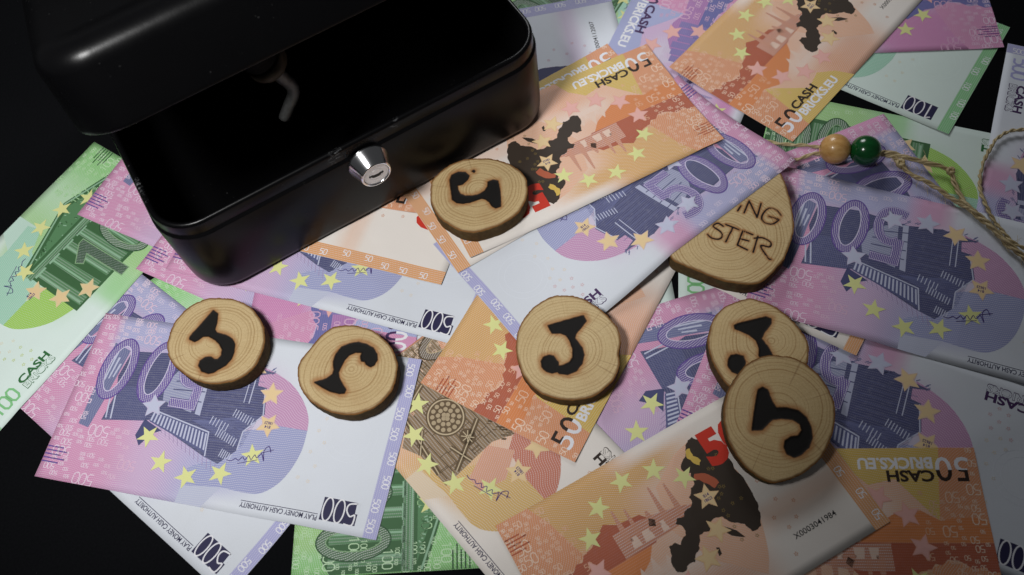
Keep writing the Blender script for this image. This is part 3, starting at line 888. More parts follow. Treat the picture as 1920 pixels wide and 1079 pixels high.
    # maker's mark on the white
    D.text("CASH", 26.4, 8.3 * k, 18.2, 4.0, P['cash'], 2, 0.035)
    D.text("BRICKS", 26.4, 4.3 * k, 18.4, 3.9, P['cash'], 3, 0.03)
    D.text("BRICKS", 26.65, 4.55 * k, 17.9, 3.4, P['W'], 4, 0.004)
    D.digits(num, 11 if num == '50' else 9, 4.6 * k, 7.0, 1.1, P['edge'], 2)
    # faint tiny stars and the watermark ring on the white
    for (x, y) in [(38, 14), (34, 15.5), (41, 18), (37, 20), (33, 21.5), (39.5, 24), (35, 27), (31, 26), (40, 30), (36, 34), (32, 31), (38, 40), (34, 45), (39, 50), (35, 56), (41, 62), (36, 63)]:
        D.star_outline(x, y * k, 0.85, 0.20, (ORA * .55 + P['W'] * .45) if y > 26 else (P['lobeA'] * .6 + ORA * .4), 2, r.random() * 60)
    for rr in (9.0, 12.0):
        D.stroke(ell(23, 40 * k, rr, rr, 50), 0.3, P['W'] * 1.04, 2, True)
    return D.finish()

EUROPE = [(94.7, 24.0), (97.5, 30.0), (99.0, 35.2), (99.6, 41.0), (99.1, 46.8), (98.6, 55.2), (96, 61), (93.4, 66.0), (90.9, 68.9), (88.7, 68.5), (86, 66), (84.0, 63.1), (81, 61.5), (79.4, 59.2), (82, 56), (80.9, 51.8), (78.5, 50.8), (75.7, 48.0), (75.8, 46), (73.7, 44.1), (71, 44),
          (69.4, 42.2), (66.5, 43), (64.8, 41.3), (66.8, 38.8), (66.0, 35.5), (62.1, 33.3), (60.5, 35.2), (57.5, 35.0), (56.6, 31.5), (54.8, 28.6), (55.0, 25.0), (58.6, 23.9), (61, 25.4), (63.2, 24.8), (65.2, 27.3), (68, 28.6), (69.7, 30.8), (70.8, 32.9), (75.2, 32.2), (79.6, 35.7), (83.2, 34.6), (84.9, 31.1), (89.3, 27.8), (90.2, 23.9), (93.5, 23.8)]

def coastline(pts, seed=4):
    r = random.Random(seed)
    for amp in (0.16, 0.13):
        out = []
        for i, (x0, y0) in enumerate(pts):
            x1, y1 = pts[(i + 1) % len(pts)]
            d = math.hypot(x1 - x0, y1 - y0)
            o = r.uniform(-amp, amp) * min(d, 5.0)
            out += [(x0, y0), ((x0 + x1) / 2 - (y1 - y0) / max(d, .01) * o, (y0 + y1) / 2 + (x1 - x0) / max(d, .01) * o)]
        pts = out
    return pts
EUROPE = coastline(EUROPE)

def back(num):
    L, H = {'500': (160, 82), '50': (140, 77.5)}[num]
    nx, ny = {'500': (40, 20), '50': (35, 19)}[num]
    P = PAL[num]
    D = Design(L, H, nx, ny)
    r = random.Random({'500': 15, '50': 17}[num])
    kx, ky = L / 140.0, H / 77.5

    def bgc(x, y):
        x, y = x / kx, y / ky
        c = np.broadcast_to(P['W'], x.shape + (3,))
        pic = 1 - ss(x, 76, 100)
        c = mixc(c, mixc(P['C'], P['W'], 0.35 * ss(x, 50, 75)), pic)
        c = mixc(c, P['gold'], (1 - ss(x, 44, 66)) * ss(y, 46, 54))
        c = mixc(c, P['gold'], ss(y, 58, 66) * (1 - ss(x, 66, 92)) * (1 - ss(y, 69, 75)))
        c = mixc(c, P['A'], 0.55 * (1 - ss(y, 12, 26)) * ss(x, 42, 56) * (1 - ss(x, 72, 96)))
        c = mixc(c, P['W'], ss(y, 69, 76) * ss(x, 50, 70))
        c = mixc(c, mixc(P['C'], P['W'], 0.5), ss(y, 16, 26) * (1 - ss(y, 26, 34)) * ss(x, 30, 44))
        return c

    def bgp(x, y):
        x, y = x / kx, y / ky
        p = np.zeros(x.shape + (4,))
        p[..., 0] = np.where(y > 48, 0.18, 0.27)
        p[..., 1] = 0.9
        p[..., 2] = 0.60 * (1 - ss(x, 80, 100))
        p[..., 3] = 0.3
        return p
    D.bgc, D.bgp = bgc, bgp

    def S(pts):
        return [(x * kx, y * ky) for x, y in pts]
    # lower field, left blocks
    D.poly(S([(14.5, 0), (56, 0), (52, 9), (45, 15.5), (34, 13), (28, 20), (22, 27), (19, 30)]), P['field'], 1, pat(80, 1.0, 0.42, 0.2))
    D.poly(S([(0, 0), (14.5, 0), (19, 30), (12, 29), (6, 28.5), (0, 31)]), P['A'], 1, pat(130, 0.9, 0.42, 0.2))
    D.poly(S([(0, 31), (6, 28.5), (12, 29), (19, 30), (26, 26), (36, 27), (48, 34), (52, 39), (0, 39)]), P['bandA'], 1.3, pat(90, 1.1, 0.16))
    jag = [(0, 39), (54, 39), (60, 45), (54, 52), (44, 53), (39, 56), (30, 50), (26, 49.4), (24, 47), (21.5, 47.6), (19, 45.4), (14, 46.2), (10, 49), (6, 48.4), (3, 50.5), (0, 50.2)]
    D.poly(S(jag), P['bandB'], 1.6, pat(90, 1.0, 0.10))
    D.poly(S([(40, 39), (70, 40.5), (75, 45), (70, 47), (60, 49), (52, 50), (40, 50)]), P['bandB'] * .62 + P['C'] * .38, 2, pat(90, 1.1, 0.70))
    D.poly(S([(0, 49.5), (6, 48.4), (19, 46), (26, 49), (22.4, 60.4), (20, 68), (15, 77.5), (0, 77.5)]), P['A'], 0.7, pat(150, 0.95, 0.5, 0.5))
    # bridge piers and arches, as tall wedges
    for (x0, x1, yb, yt) in [(43, 46.5, 44, 59), (48.5, 51, 45, 57), (54, 60, 44, 52), (61.5, 64.5, 43, 60), (68, 71, 44, 58)]:
        D.poly(S([(x0, yb), (x1, yb), ((x0 + x1) / 2 + .5, yt), ((x0 + x1) / 2 - .3, yt)]), P['bandB'] * .55 + P['C'] * .45, 3, pat(90, 1.1, 0.45))
    for (x0, x1) in [(45, 49), (50.5, 55), (59, 62)]:
        D.poly(S([(x0, 41), (x1, 41), (x1 - .6, 45.5), (x0 + .6, 45.5)]), P['W'] * .35 + P['C'] * .65, 3, pat(90, 1.1, 0.5))
    for q in range(4):
        D.poly(S([(40 + q * 6, 27), (43 + q * 6, 33.5 + (q % 2) * 2), (45 + q * 6, 27)]), P['W'] * .4 + P['C'] * .6, 2, pat(90, 1.1, 0.35))
    if num == '500':
        for q in range(6):
            D.conv(S([(24 + q * 4.2, 30 + (q % 3)), (27.6 + q * 4.2, 30 + (q % 3)), (27.6 + q * 4.2, 44), (24 + q * 4.2, 44)]), P['bandB'] * .8 + P['mid'] * .2, 3, pat(90, 1.0, 0.15))
    # the map
    arc = smooth_path(S([(86, 7), (91, 14), (96, 26), (99.5, 38), (99.2, 48), (96, 60), (90.5, 68.5)]), 5)
    D.poly(arc + S([(80, 66), (66, 58), (62, 40), (70, 22)]), P['C'], 0.5, pat(40, 0.95, 0.45, 0.4))
    D.poly(S(EUROPE), P['map'], 3)
    D.poly(S([(86.5, 23.3), (84.9, 24.2), (82, 26.5), (80.5, 29.2), (81.0, 31.5), (82.8, 29.7), (85.0, 27.2)]), P['map'], 3)
    D.poly(S([(73, 22), (74.5, 22.4), (75, 25), (73.8, 25.6)]), P['map'], 3)
    D.poly(S([(55, 46), (57.5, 44.6), (58.6, 47), (56.5, 49)]), P['map'], 3)
    D.poly(S(coastline([(83, 55), (88, 52), (90, 47), (87, 46), (84.5, 50), (81.5, 53)], 6)), P['bandB'], 4)
    D.poly(S(coastline([(84, 62), (87, 57), (88.6, 58.4), (86.8, 61.6), (87.4, 65), (85.6, 65.2)], 8)), P['field'], 4)
    ring = [(78.6, 56.0), (69.2, 64.8), (55.1, 67.6), (41.0, 62.9), (31.6, 53.5), (27.6, 40.7), (31.5, 27.9), (41.9, 20.7), (55.7, 19.1), (68.8, 23.5), (78.4, 31.2), (82.3, 44.4)]
    if num == '100':
        ring = [(119, 58), (106.7, 65.5), (92.7, 67), (78.4, 64.2), (69.9, 54.2), (64.9, 40.9), (69.1, 27.1), (80.1, 18.1)]
    for i, (x, y) in enumerate(ring):
        c = YEL if i < 5 else (PINKS if i < 9 else ORA)
        if i >= 5:
            D.star(x * kx, y * ky, 5.7, c * .75 + P['A'] * .25, 5, i * 30 + 10, 0.48)
        D.star(x * kx, y * ky, 5.2, c, 6, i * 30 + 10, 0.40)
    D.text("814", 81 * kx, 44.6 * ky, 2.6, 1.3, PURP, 7, 0.02)
    D.text("18623", 80.4 * kx, 42.8 * ky, 3.6, 1.3, PURP, 7, 0.02)
    # value, maker and address, dark upper half and pale lower half
    def two_tone(s, x, y, w, h, cut, bold):
        v, tr = text_tris(s, bold)
        p = np.stack([x + v[:, 0] * w, y + v[:, 1] * h], 1)
        for t3 in tr:
            tri = [tuple(q) for q in p[t3]]
            ym = sum(q[1] for q in tri) / 3
            for up in (0, 1):
                out = []
                for i in range(3):
                    a, b = tri[i], tri[(i + 1) % 3]
                    da, db = (a[1] - cut) * (1 if up else -1), (b[1] - cut) * (1 if up else -1)
                    if da >= 0:
                        out.append(a)
                    if (da > 0 > db) or (db > 0 > da):
                        f = da / (da - db)
                        out.append((a[0] + (b[0] - a[0]) * f, a[1] + (b[1] - a[1]) * f))
                if len(out) > 2:
                    D.conv(out, P['cash'] if up else WHITE, 4)
    two_tone(num, 3.6 * kx, 4.2 * ky, 13.6 * kx, 10 * ky, 9.4 * ky, 0.006)
    D.text("CASH", 18 * kx, 9.7 * ky, 19 * kx, 4.6 * ky, P['cash'], 4, 0.035)
    D.text("BRICKS.EU", 18 * kx, 4.3 * ky, 30 * kx, 4.7 * ky, WHITE, 4, 0.035)
    # big value on the white and the serial number
    D.text(num, 91.4 * kx, 54.2 * ky, (21 if num == '50' else 29) * kx, 15 * ky, P['big'], 4, 0.055)
    D.text("X0003041984" if num == '50' else "X0004112007", 103.4 * kx, 12.6 * ky, 20 * kx, 2.3, np.array(lin((40, 40, 44))), 4, 0.004)
    # bars, small numerals
    for q in range(5):
        y = (63.4 + q * 1.6) * ky
        D.stroke([(0.2, y), ((7 + (q % 2) * 2.4) * kx, y)], 0.62, P['bandB'] if num == '50' else P['big'], 4)
    cells = []
    for _ in range(900):
        h = r.choice([5.0, 4.2, 2.6, 1.8, 1.3, 1.3])
        x = 1.5 + abs(r.gauss(0, 1)) * 12
        y = r.random() * (H - 2) + 0.5
        w = h * 0.56 * 1.22 * len(num)
        if x > 27 or (y < 16 and x < 20 and x > 3) or (y < 16 and x > 16):
            continue
        if any(abs(x - a) < (w + b) * .5 + .4 and abs(y - c) < (h + d) * .5 + .5 for a, b, c, d in cells):
            continue
        cells.append((x, w, y, h))
        f = 0.35 + 0.65 * (1 - min(1, x / 27))
        D.digits(num, x - w / 2, y - h / 2, h, 0.15 + 0.062 * h, P['out'] * f * .85 + P['A'] * (1 - f * .85), 4)
        if len(cells) > 80:
            break
    for (x, y) in [(100, 8), (104, 18), (109, 20), (101, 24), (112, 26), (106, 30), (110, 36), (104, 40), (108, 46)]:
        D.star_outline(x * kx, y * ky, 0.85, 0.22, P['lobeA'] * .7 + ORA * .3, 2, r.random() * 60)
    for q in range(14):
        D.star_outline((84 + r.random() * 12) * kx, (14 + r.random() * 44) * ky, 0.8, 0.16, P['map'] * .7 + P['field'] * .3, 4, r.random() * 60)
    # security strip down the right edge
    D.conv([(L - 7.2, 0), (L, 0), (L, H), (L - 7.2, H)], P['edge'], 1, pat(0, 1.05, 0.60, 0.0))
    y = 3.0
    while y < H - 6:
        D.digits(num, L - (1.2 if int(y) % 2 else 3.2), y, 3.0, 0.36, WHITE, 2, 90)
        y += r.uniform(8.5, 12)
    return D.finish()

DES = {'500f': front('500'), '100f': front('100'), '50f': front('50'), '500b': back('500'), '50b': back('50')}

BOX_A = math.radians(22.5644)
BOX_O = np.array([-126.9, 231.9])
BEX, BEY = np.array([math.cos(BOX_A), math.sin(BOX_A)]), np.array([-math.sin(BOX_A), math.cos(BOX_A)])

def set_attrs(me, col, pt, uv):
    a = me.attributes.new("Col", 'FLOAT_COLOR', 'POINT')
    a.data.foreach_set("color", np.ascontiguousarray(col, dtype=np.float32).ravel())
    a = me.attributes.new("Pat", 'FLOAT_COLOR', 'POINT')
    a.data.foreach_set("color", np.ascontiguousarray(pt, dtype=np.float32).ravel())
    a = me.attributes.new("uvmm", 'FLOAT_VECTOR', 'POINT')
    a.data.foreach_set("vector", np.ascontiguousarray(uv, dtype=np.float32).ravel())

def fast_mesh(name, V, F, mat):
    me = bpy.data.meshes.new(name)
    cnt = np.array([len(f) for f in F], np.int32)
    loops = np.fromiter((i for f in F for i in f), np.int32)
    me.vertices.add(len(V))
    me.vertices.foreach_set("co", np.ascontiguousarray(V, dtype=np.float32).ravel())
    me.loops.add(len(loops))
    me.loops.foreach_set("vertex_index", loops)
    me.polygons.add(len(F))
    st = np.concatenate([[0], np.cumsum(cnt)[:-1]]).astype(np.int32)
    me.polygons.foreach_set("loop_start", st)
    me.polygons.foreach_set("loop_total", cnt)
    me.materials.append(mat)
    me.update(calc_edges=True)
    return me

def note(key, des, label, curl=None, box_cap=None):
    global HF
    D = DES[des]
    _, cx, cy, ang = POSES[key]
    a = math.radians(ang)
    ca, sa = math.cos(a), math.sin(a)
    L, H, nx, ny = D.L, D.H, D.nx, D.ny
    dx, dy = L / nx, H / ny
    U, V = np.meshgrid(np.arange(nx + 1) * dx, np.arange(ny + 1) * dy)
    X = cx + (U - L / 2) * ca - (V - H / 2) * sa
    Y = cy + (U - L / 2) * sa + (V - H / 2) * ca
    ob = hf_sample(hf_dilated(), X, Y) + 0.115
    # a stiff sheet bridges hollows: closing of the obstacle with a parabola
    Rr = 190.0
    ii, jj = np.arange(nx + 1) * dx, np.arange(ny + 1) * dy
    qx = (ii[:, None] - ii[None, :]) ** 2 / (2 * Rr)
    qy = (jj[:, None] - jj[None, :]) ** 2 / (2 * Rr)
    z = np.max(ob[:, None, :] - qx[None], axis=2)
    z = np.max(z.T[:, None, :] - qy[None], axis=2).T
    z = np.min(z[:, None, :] + qx[None], axis=2)
    z = np.min(z.T[:, None, :] + qy[None], axis=2).T
    z = np.maximum(z, ob)
    if curl:
        z = z + curl(U, V, L, H)
    r1 = np.random.default_rng(abs(hash(key)) % 1000 if False else sum(map(ord, key)) * 7)
    p1, p2, p3 = r1.uniform(0, 6.28, 3)
    z = z + 0.07 * (1 + np.sin(U / 23 + p1) * np.cos(V / 19 + p2)) * 0.5 * (0.5 + 0.5 * np.sin(U / 41 + p3))
    bs, bt = (X - BOX_O[0]) * BEX[0] + (Y - BOX_O[1]) * BEX[1], (X - BOX_O[0]) * BEY[0] + (Y - BOX_O[1]) * BEY[1]
    free = np.clip(np.maximum(np.maximum(-22 - bs, bs - 182), np.maximum(-3 - bt, bt - 164)) / 10.0, 0, 1)   # pressed flat under the box
    for (u0, v0) in ((0, 0), (L, 0), (0, H), (L, H)):
        q = np.clip(1 - np.hypot(U - u0, V - v0) / r1.uniform(18, 42), 0, 1)
        z = z + r1.uniform(0.0, 0.9) * q ** 2 * free
    z = z + 0.22 * np.clip(1 - np.minimum(np.minimum(U, L - U), np.minimum(V, H - V)) / 7.0, 0, 1) ** 2 * (0.5 + 0.5 * np.sin(U / 13 + V / 9 + p1)) * free
    # paper sheet with a real edge
    P3 = np.stack([U - L / 2, V - H / 2, z], -1).reshape(-1, 3)
    idx = np.arange((nx + 1) * (ny + 1)).reshape(ny + 1, nx + 1)
    F = []
    for j in range(ny):
        for i in range(nx):
            b0, b1, b2, b3 = idx[j, i], idx[j, i + 1], idx[j + 1, i + 1], idx[j + 1, i]
            F += [(b0, b1, b2), (b0, b2, b3)]
    per = list(idx[0, :]) + list(idx[1:, -1]) + list(idx[-1, -2::-1]) + list(idx[-2:0:-1, 0])
    n0 = len(P3)
    low = P3[per] - [0, 0, 0.10]
    VV = np.concatenate([P3, low])
    m = len(per)
    for q in range(m):
        F.append((per[q], n0 + q, n0 + (q + 1) % m, per[(q + 1) % m]))
    uu, vv = U.ravel(), V.ravel()
    col = D.bgc(uu, vv)
    pt = D.bgp(uu, vv)
    col = np.concatenate([col, col[per] * 0 + PAL[des[:-1]]['W']])
    pt = np.concatenate([pt, np.tile([0, 1, 0, 0], (m, 1))])
    col = np.concatenate([col, np.ones((len(col), 1))], 1)
    uv = np.concatenate([np.stack([uu, vv, 0 * uu], 1), np.stack([uu, vv, 0 * uu], 1)[per]])
    me = fast_mesh("banknote", VV * MM, F, PRINT)
    set_attrs(me, col, pt, uv)
    root = link("play_banknote", me)
    root.location = (cx * MM, cy * MM, 0)
    root.rotation_euler = (0, 0, a)
    tag(root, label, "banknote", "play money notes spread over the table")
    # print on it
    gx, gy = np.clip(D.V[:, 0] / dx, 0, nx - 1e-6), np.clip(D.V[:, 1] / dy, 0, ny - 1e-6)
    ci, cj = gx.astype(int), gy.astype(int)
    # centre of each face decides its cell, so vertices on a line take the cell's own plane
    fx, fy = gx - ci, gy - cj
    z00, z10, z11, z01 = z[cj, ci], z[cj, ci + 1], z[cj + 1, ci + 1], z[cj + 1, ci]
    zl = np.where(fx >= fy, z00 + fx * (z10 - z00) + fy * (z11 - z10), z00 + fy * (z01 - z00) + fx * (z11 - z01))
    PV = np.stack([D.V[:, 0] - L / 2, D.V[:, 1] - H / 2, zl + 0.012 + 0.013 * D.layer], 1)
    pm = fast_mesh("print", PV * MM, D.F, PRINT)
    set_attrs(pm, D.C, D.P, np.concatenate([D.V, np.zeros((len(D.V), 1))], 1))
    link("printed_design", pm, root)
    # raise the height map
    lx = (GX - cx) * ca + (GY - cy) * sa + L / 2
    ly = -(GX - cx) * sa + (GY - cy) * ca + H / 2
    ins = (lx >= -0.5) & (lx <= L + .5) & (ly >= -.5) & (ly <= H + .5)
    gi = np.clip(np.rint(lx / dx).astype(int), 0, nx)
    gj = np.clip(np.rint(ly / dy).astype(int), 0, ny)
    HF = np.where(ins, np.maximum(HF, z[gj, gi] + 0.16), HF)
    return root

# ------------------------------------------------------------------ wooden tokens
def seg_dist(px, py, pts, closed):
    d = np.full(px.shape, 1e9)
    n = len(pts)
    for i in range(n if closed else n - 1):
        (x0, y0), (x1, y1) = pts[i], pts[(i + 1) % n]
        vx, vy = x1 - x0, y1 - y0
        t = np.clip(((px - x0) * vx + (py - y0) * vy) / max(vx * vx + vy * vy, 1e-9), 0, 1)
        d = np.minimum(d, np.hypot(px - x0 - t * vx, py - y0 - t * vy))
    return d

def inside(px, py, pts):
    r = np.zeros(px.shape, bool)
    n = len(pts)
    for i in range(n):
        (x0, y0), (x1, y1) = pts[i], pts[(i + 1) % n]
        c = ((y0 > py) != (y1 > py)) & (px < (x1 - x0) * (py - y0) / (y1 - y0 + 1e-12) + x0)
        r ^= c
    return r

def token(k, label, thick, pith=(0.0, 0.0), strokes=False, base=None):
    global HF
    T = TOKENS[k]
    r1 = np.random.default_rng(40 + k)
    out = smooth_path(T['outline'], 8, True)
    out = np.array(out)
    nseg = 176
    per = np.concatenate([[0], np.cumsum(np.hypot(*np.diff(np.vstack([out, out[:1]]), axis=0).T))])
    s = np.linspace(0, per[-1], nseg, endpoint=False)
    ox = np.interp(s, per, np.append(out[:, 0], out[0, 0]))
    oy = np.interp(s, per, np.append(out[:, 1], out[0, 1]))
    if (ox * np.roll(oy, -1) - np.roll(ox, -1) * oy).sum() < 0:
        ox, oy = ox[::-1], oy[::-1]
    th = np.arctan2(oy, ox)
    rough = sum(np.sin(s / per[-1] * 2 * math.pi * f + r1.uniform(0, 6.28)) * a_ for f, a_ in ((7, .12), (13, .08), (23, .05), (41, .04)))
    rad = np.hypot(ox, oy)
    ox, oy = ox * (1 + rough / rad), oy * (1 + rough / rad)
    rings = 46
    V, F = [(0, 0)], []
    for q in range(1, rings + 1):
        f = (q / rings) ** 0.85
        V += list(zip(ox * f, oy * f))
    V = np.array(V)
    for j in range(nseg):
        F.append((0, 1 + j, 1 + (j + 1) % nseg))
    for q in range(rings - 1):
        a0 = 1 + q * nseg
        for j in range(nseg):
            j2 = (j + 1) % nseg
            F.append((a0 + j, a0 + nseg + j, a0 + nseg + j2, a0 + j2))
    px, py = V[:, 0], V[:, 1]
    if strokes:
        burn = np.min([seg_dist(px, py, smooth_path(m, 5) if len(m) > 4 else m, False) for m in T['marks']], axis=0) * 2.2 - 0.75
    else:
        burn = np.full(px.shape, 1e9)
        for m in T['marks']:
            mm = m
            d = seg_dist(px, py, mm, True)
            burn = np.minimum(burn, np.where(inside(px, py, mm), -d, d) - 0.22)
    depth = 0.45 * np.clip(-burn / 0.5, 0, 1) if not strokes else 0.25 * np.clip(-burn / 0.6, 0, 1)
    edge = seg_dist(px, py, list(zip(ox, oy)), True)
    top = -depth - 0.35 * np.clip(1 - edge / 0.6, 0, 1) ** 2
    sc = 1.0
    ringv = np.hypot((px - pith[0]) * 1.0, (py - pith[1]) * 1.06)
    nv = len(V)
    P3 = np.stack([px, py, top], 1)
    # underside
    P3 = np.concatenate([P3, np.stack([ox, oy, np.full(nseg, -thick)], 1)])
    F.append(tuple(range(nv + nseg - 1, nv - 1, -1)))
    me = fast_mesh("token", P3 * MM, F, WOOD)
    me.polygons.foreach_set("use_smooth", [True] * len(me.polygons))
    pad = np.zeros(nseg)
    for nm, arr in (("burn", np.append(np.minimum(burn, 9), pad + 9)), ("ring", np.append(ringv, pad)), ("rimd", np.append(edge, pad)),
                    ("ray", np.append(np.arctan2(py - pith[1], px - pith[0]), pad))):
        at = me.attributes.new(nm, 'FLOAT', 'POINT')
        at.data.foreach_set("value", arr.astype(np.float32))
    cx, cy, cz = T['c']
    # bark round the edge
    lv = [(-0.30, 0.0), (-0.02, 0.14), (-thick * .16, .25), (-thick * .36, .28), (-thick * .58, .25), (-thick * .8, .2), (-thick, .05)]
    BV, BF = [], []
    for q, (zz, o_) in enumerate(lv):
        w = 1 + (o_ + (r1.normal(0, .07, nseg) if 0 < q < len(lv) - 1 else 0)) / rad
        if q == 0:
            w = 1 - 0.25 / rad
        BV += list(np.stack([ox * w, oy * w, np.full(nseg, zz) + (r1.normal(0, .07, nseg) if q == 1 else 0)], 1))
    for q in range(len(lv) - 1):
        for j in range(nseg):
            j2 = (j + 1) % nseg
            BF.append((q * nseg + j, (q + 1) * nseg + j, (q + 1) * nseg + j2, q * nseg + j2))
    bm_ = fast_mesh("bark", np.array(BV) * MM, BF, BARK)
    bm_.polygons.foreach_set("use_smooth", [True] * len(bm_.polygons))
    o = link("wooden_token", me)
    link("bark", bm_, o)
    if 'n' in T:
        n_ = Vector(T['n']).normalized()
        e1 = Vector((1, 0, 0)) - n_ * n_.x
        e1.normalize()
        e2 = n_.cross(e1)
        M = Matrix((e1, e2, n_)).transposed().to_4x4()
        M.translation = Vector((cx, cy, cz)) * MM
        o.matrix_world = M
    else:
        lx, ly = GX - cx, GY - cy
        ins = inside(lx, ly, list(zip(ox, oy)))
        zb = HF[ins].max() + 0.05
        o.location = (cx * MM, cy * MM, (zb + thick) * MM)
        HF = np.where(ins, np.maximum(HF, zb + thick + .1), HF)
    tag(o, label, "wood slice", "burnt wooden slice tokens")
    return o

# ------------------------------------------------------------------ the pile, lowest note first
def up_end(lo, hi, amount, axis=0):
    return lambda U, V, L, H: amount * ss((U if axis == 0 else V), lo, hi) ** 1.5

note('W2', '100f', "green hundred note turned sideways under the lilac note that carries two round tokens")
note('S100', '100f', "green hundred note showing a green and white sliver by the box's bottom corner")
note('DD2', '100f', "pale green hundred note edge across a narrow black gap from the lettered wood slice")
note('DD1', '100f', "green hundred note with a bit of outlined lettering showing directly below the lettered wood slice")
note('W', '100f', "green hundred note showing as a thin wedge between the serial-numbered note and a lilac note")
note('Z', '100f', "green hundred note with a bright lime lobe beneath the twine")
note('BB', '500f', "lilac five-hundred note inside the loop of twine with white end over black cloth")
note('AA', '500f', "lilac five-hundred note with pink corner lying under the two beads")
note('N', '500f', "lilac five-hundred note turned upright under the overlapping pair of tokens")
note('M', '500f', "shaded lilac five-hundred note running under the two stacked tokens to its white end")
note('P', '50f', "orange-edged fifty note showing one small corner between two lilac notes")
note('Y', '100f', "green hundred note with dark 100 box and striped green edge below a pink note")
note('X2', '500b', "pink five-hundred note with outlined numerals lying across a white and green hundred note")
note('V', '500b', "bluish white five-hundred note with serial number beside the black box")
note('T', '500b', "lilac five-hundred note with CASH lettering lying between the serial-numbered note and an orange note")
note('J', '50b', "orange fifty note with dark map lying over the pink note, its end above the beads")
note('B', '500f', "lilac five-hundred note lying under another one, with a white 500 box corner on black cloth")
note('C', '100f', "green hundred note with pillared temple standing clear on the black cloth")
note('D1', '500f', "pink note end with small numerals lying over the temple of the green note")
note('D2', '500f', "pink five-hundred note end showing under the front corner of the black box")
note('F', '500b', "pink note with purple building bars showing between two round J tokens")
note('R', '50f', "orange fifty note with brown church front and signature beneath other notes")
note('E', '500f', "lilac five-hundred note with yellow stars coming out from under the front of the box")
note('O', '50b', "dark orange fifty note in the shade with BRICKS.EU lettering, over the shaded lilac note")
note('A', '500f', "whole lilac five-hundred note carrying two round J tokens")
note('K', '50b', "orange fifty note under the single round token in the middle, over the brown church note")
note('L', '50b', "orange fifty note with red 50, dark map and serial number below the stacked tokens")
note('G', '500f', "lilac five-hundred note beside the lettered wood slice, crossed by the end of the twine")
note('Q', '50b', "cream fifty note with orange striped edge standing out from under the box front")
note('HH', '50b', "orange note corner with half numeral tucked under the box beside a J token")

token(7, "large wooden slice with handwritten letters ING and STER partly under a lilac note", 9.0, (-6.0, 1.0), True)
note('I', '500f', "lilac five-hundred note resting on the lettered wood slice, its white end under a J token")
note('H2', '50b', "orange fifty note just under another fifty note, offset towards the box")
note('H', '50b', "orange fifty note with dark map carrying the J token that touches the box")

token(1, "thick round J token with dark bark by the bottom corner of the box", 9.2, (-1, -1))
token(2, "round J token with curved letter and fine pale cracks beside the thick-barked token", 8.0, (2, -1))
token(3, "round J token with nicked bark lying on the white end of a lilac note", 7.0, (0, -2))
token(4, "round J token in front of the lock with a small knot hole", 9.0, (1, 2))
token(5, "wavy-edged J token half covered by another token", 9.0, (6, 0))
token(6, "tilted round J token leaning on top of another token", 8.0, (0, 3))

# ------------------------------------------------------------------ cash box
lxs, lts = (GX - BOX_O[0]) * BEX[0] + (GY - BOX_O[1]) * BEX[1], (GX - BOX_O[0]) * BEY[0] + (GY - BOX_O[1]) * BEY[1]
BOX_Z = max(HF[(lxs > -18) & (lxs < 176) & (lts > 2) & (lts < 156)].max() + 0.05, 1.0)

box = bpy.data.objects.new("cash_box", None)
COL.objects.link(box)
bc = BOX_O + BEX * 79.0
box.location = (bc[0] * MM, bc[1] * MM, BOX_Z * MM)
box.rotation_euler = (0, 0, BOX_A)
box.empty_display_size = 0.02
tag(box, "open black metal cash box with tilted lid and chrome lock", "cash box")

def rrect(w, d, r, n=9, off=0.0):
    """rounded rectangle, front edge at y=0, x centred; off > 0 shrinks"""
    hw, r = w / 2 - off, max(r - off, 0.4)
    pts = []
    for (cx, cy, a0) in ((hw - r, off + r, -90), (hw - r, d - off - r, 0), (-hw + r, d - off - r, 90), (-hw + r, off + r, 180)):
        for k in range(n + 1):
            a = math.radians(a0 + 90 * k / n)
            pts.append((cx + r * math.cos(a), cy + r * math.sin(a)))
    return pts

def loft(name, prof, w, d, r, mat, parent, cap0=False, cap1=False, flip=False):
    """prof: list of (inset, z)"""
    V, F = [], []
    for (off, z) in prof:
        V += [(x, y, z) for x, y in rrect(w, d, r, 9, off)]
    m = len(V) // len(prof)
    for q in range(len(prof) - 1):
        for j in range(m):
            j2 = (j + 1) % m
            f = (q * m + j, q * m + j2, (q + 1) * m + j2, (q + 1) * m + j)
            F.append(f[::-1] if flip else f)
    if cap0:
        F.append(tuple(range(m))[::-1] if not flip else tuple(range(m)))
    if cap1:
        b = (len(prof) - 1) * m
        F.append(tuple(range(b, b + m)) if not flip else tuple(range(b, b + m))[::-1])
    me = mesh_from(name, [(x * MM, y * MM, z * MM) for x, y, z in V], F, [mat], True)
    o = link(name, me, parent)
    return o

W, DP, HT = 199.0, 160.0, 54.0
def arcp(cx, cz, r, a0, a1, n):
    return [(cx + r * math.cos(math.radians(a0 + (a1 - a0) * k / n)), cz + r * math.sin(math.radians(a0 + (a1 - a0) * k / n))) for k in range(n + 1)]

# tray: bottom rounding, outer wall with a step below the rim
tray_prof = [(3.2, 0.0), (1.4, 0.5), (0.5, 1.8), (0.2, 4.0), (0.0, 12.0), (0.0, HT - 9.0), (0.25, HT - 8.4), (0.9, HT - 7.9), (1.2, HT - 7.3)]
loft("tray", tray_prof, W, DP, 21, BOXM, box, cap0=True)
rim_prof = [(1.2, HT - 7.3), (1.2, HT - 1.8), (1.5, HT - 0.8), (2.1, HT - 0.2), (2.9, HT), (3.7, HT - 0.3), (4.2, HT - 1.1), (4.3, HT - 3.0)]
loft("rim", rim_prof, W, DP, 21, BOXR, box)
inner_prof = [(4.3, HT - 3.0), (3.4, HT - 3.6), (3.0, HT - 5), (2.8, 6), (4.5, 2.6)]
loft("inner_wall", inner_prof, W, DP, 21, BOXI, box, cap1=True)

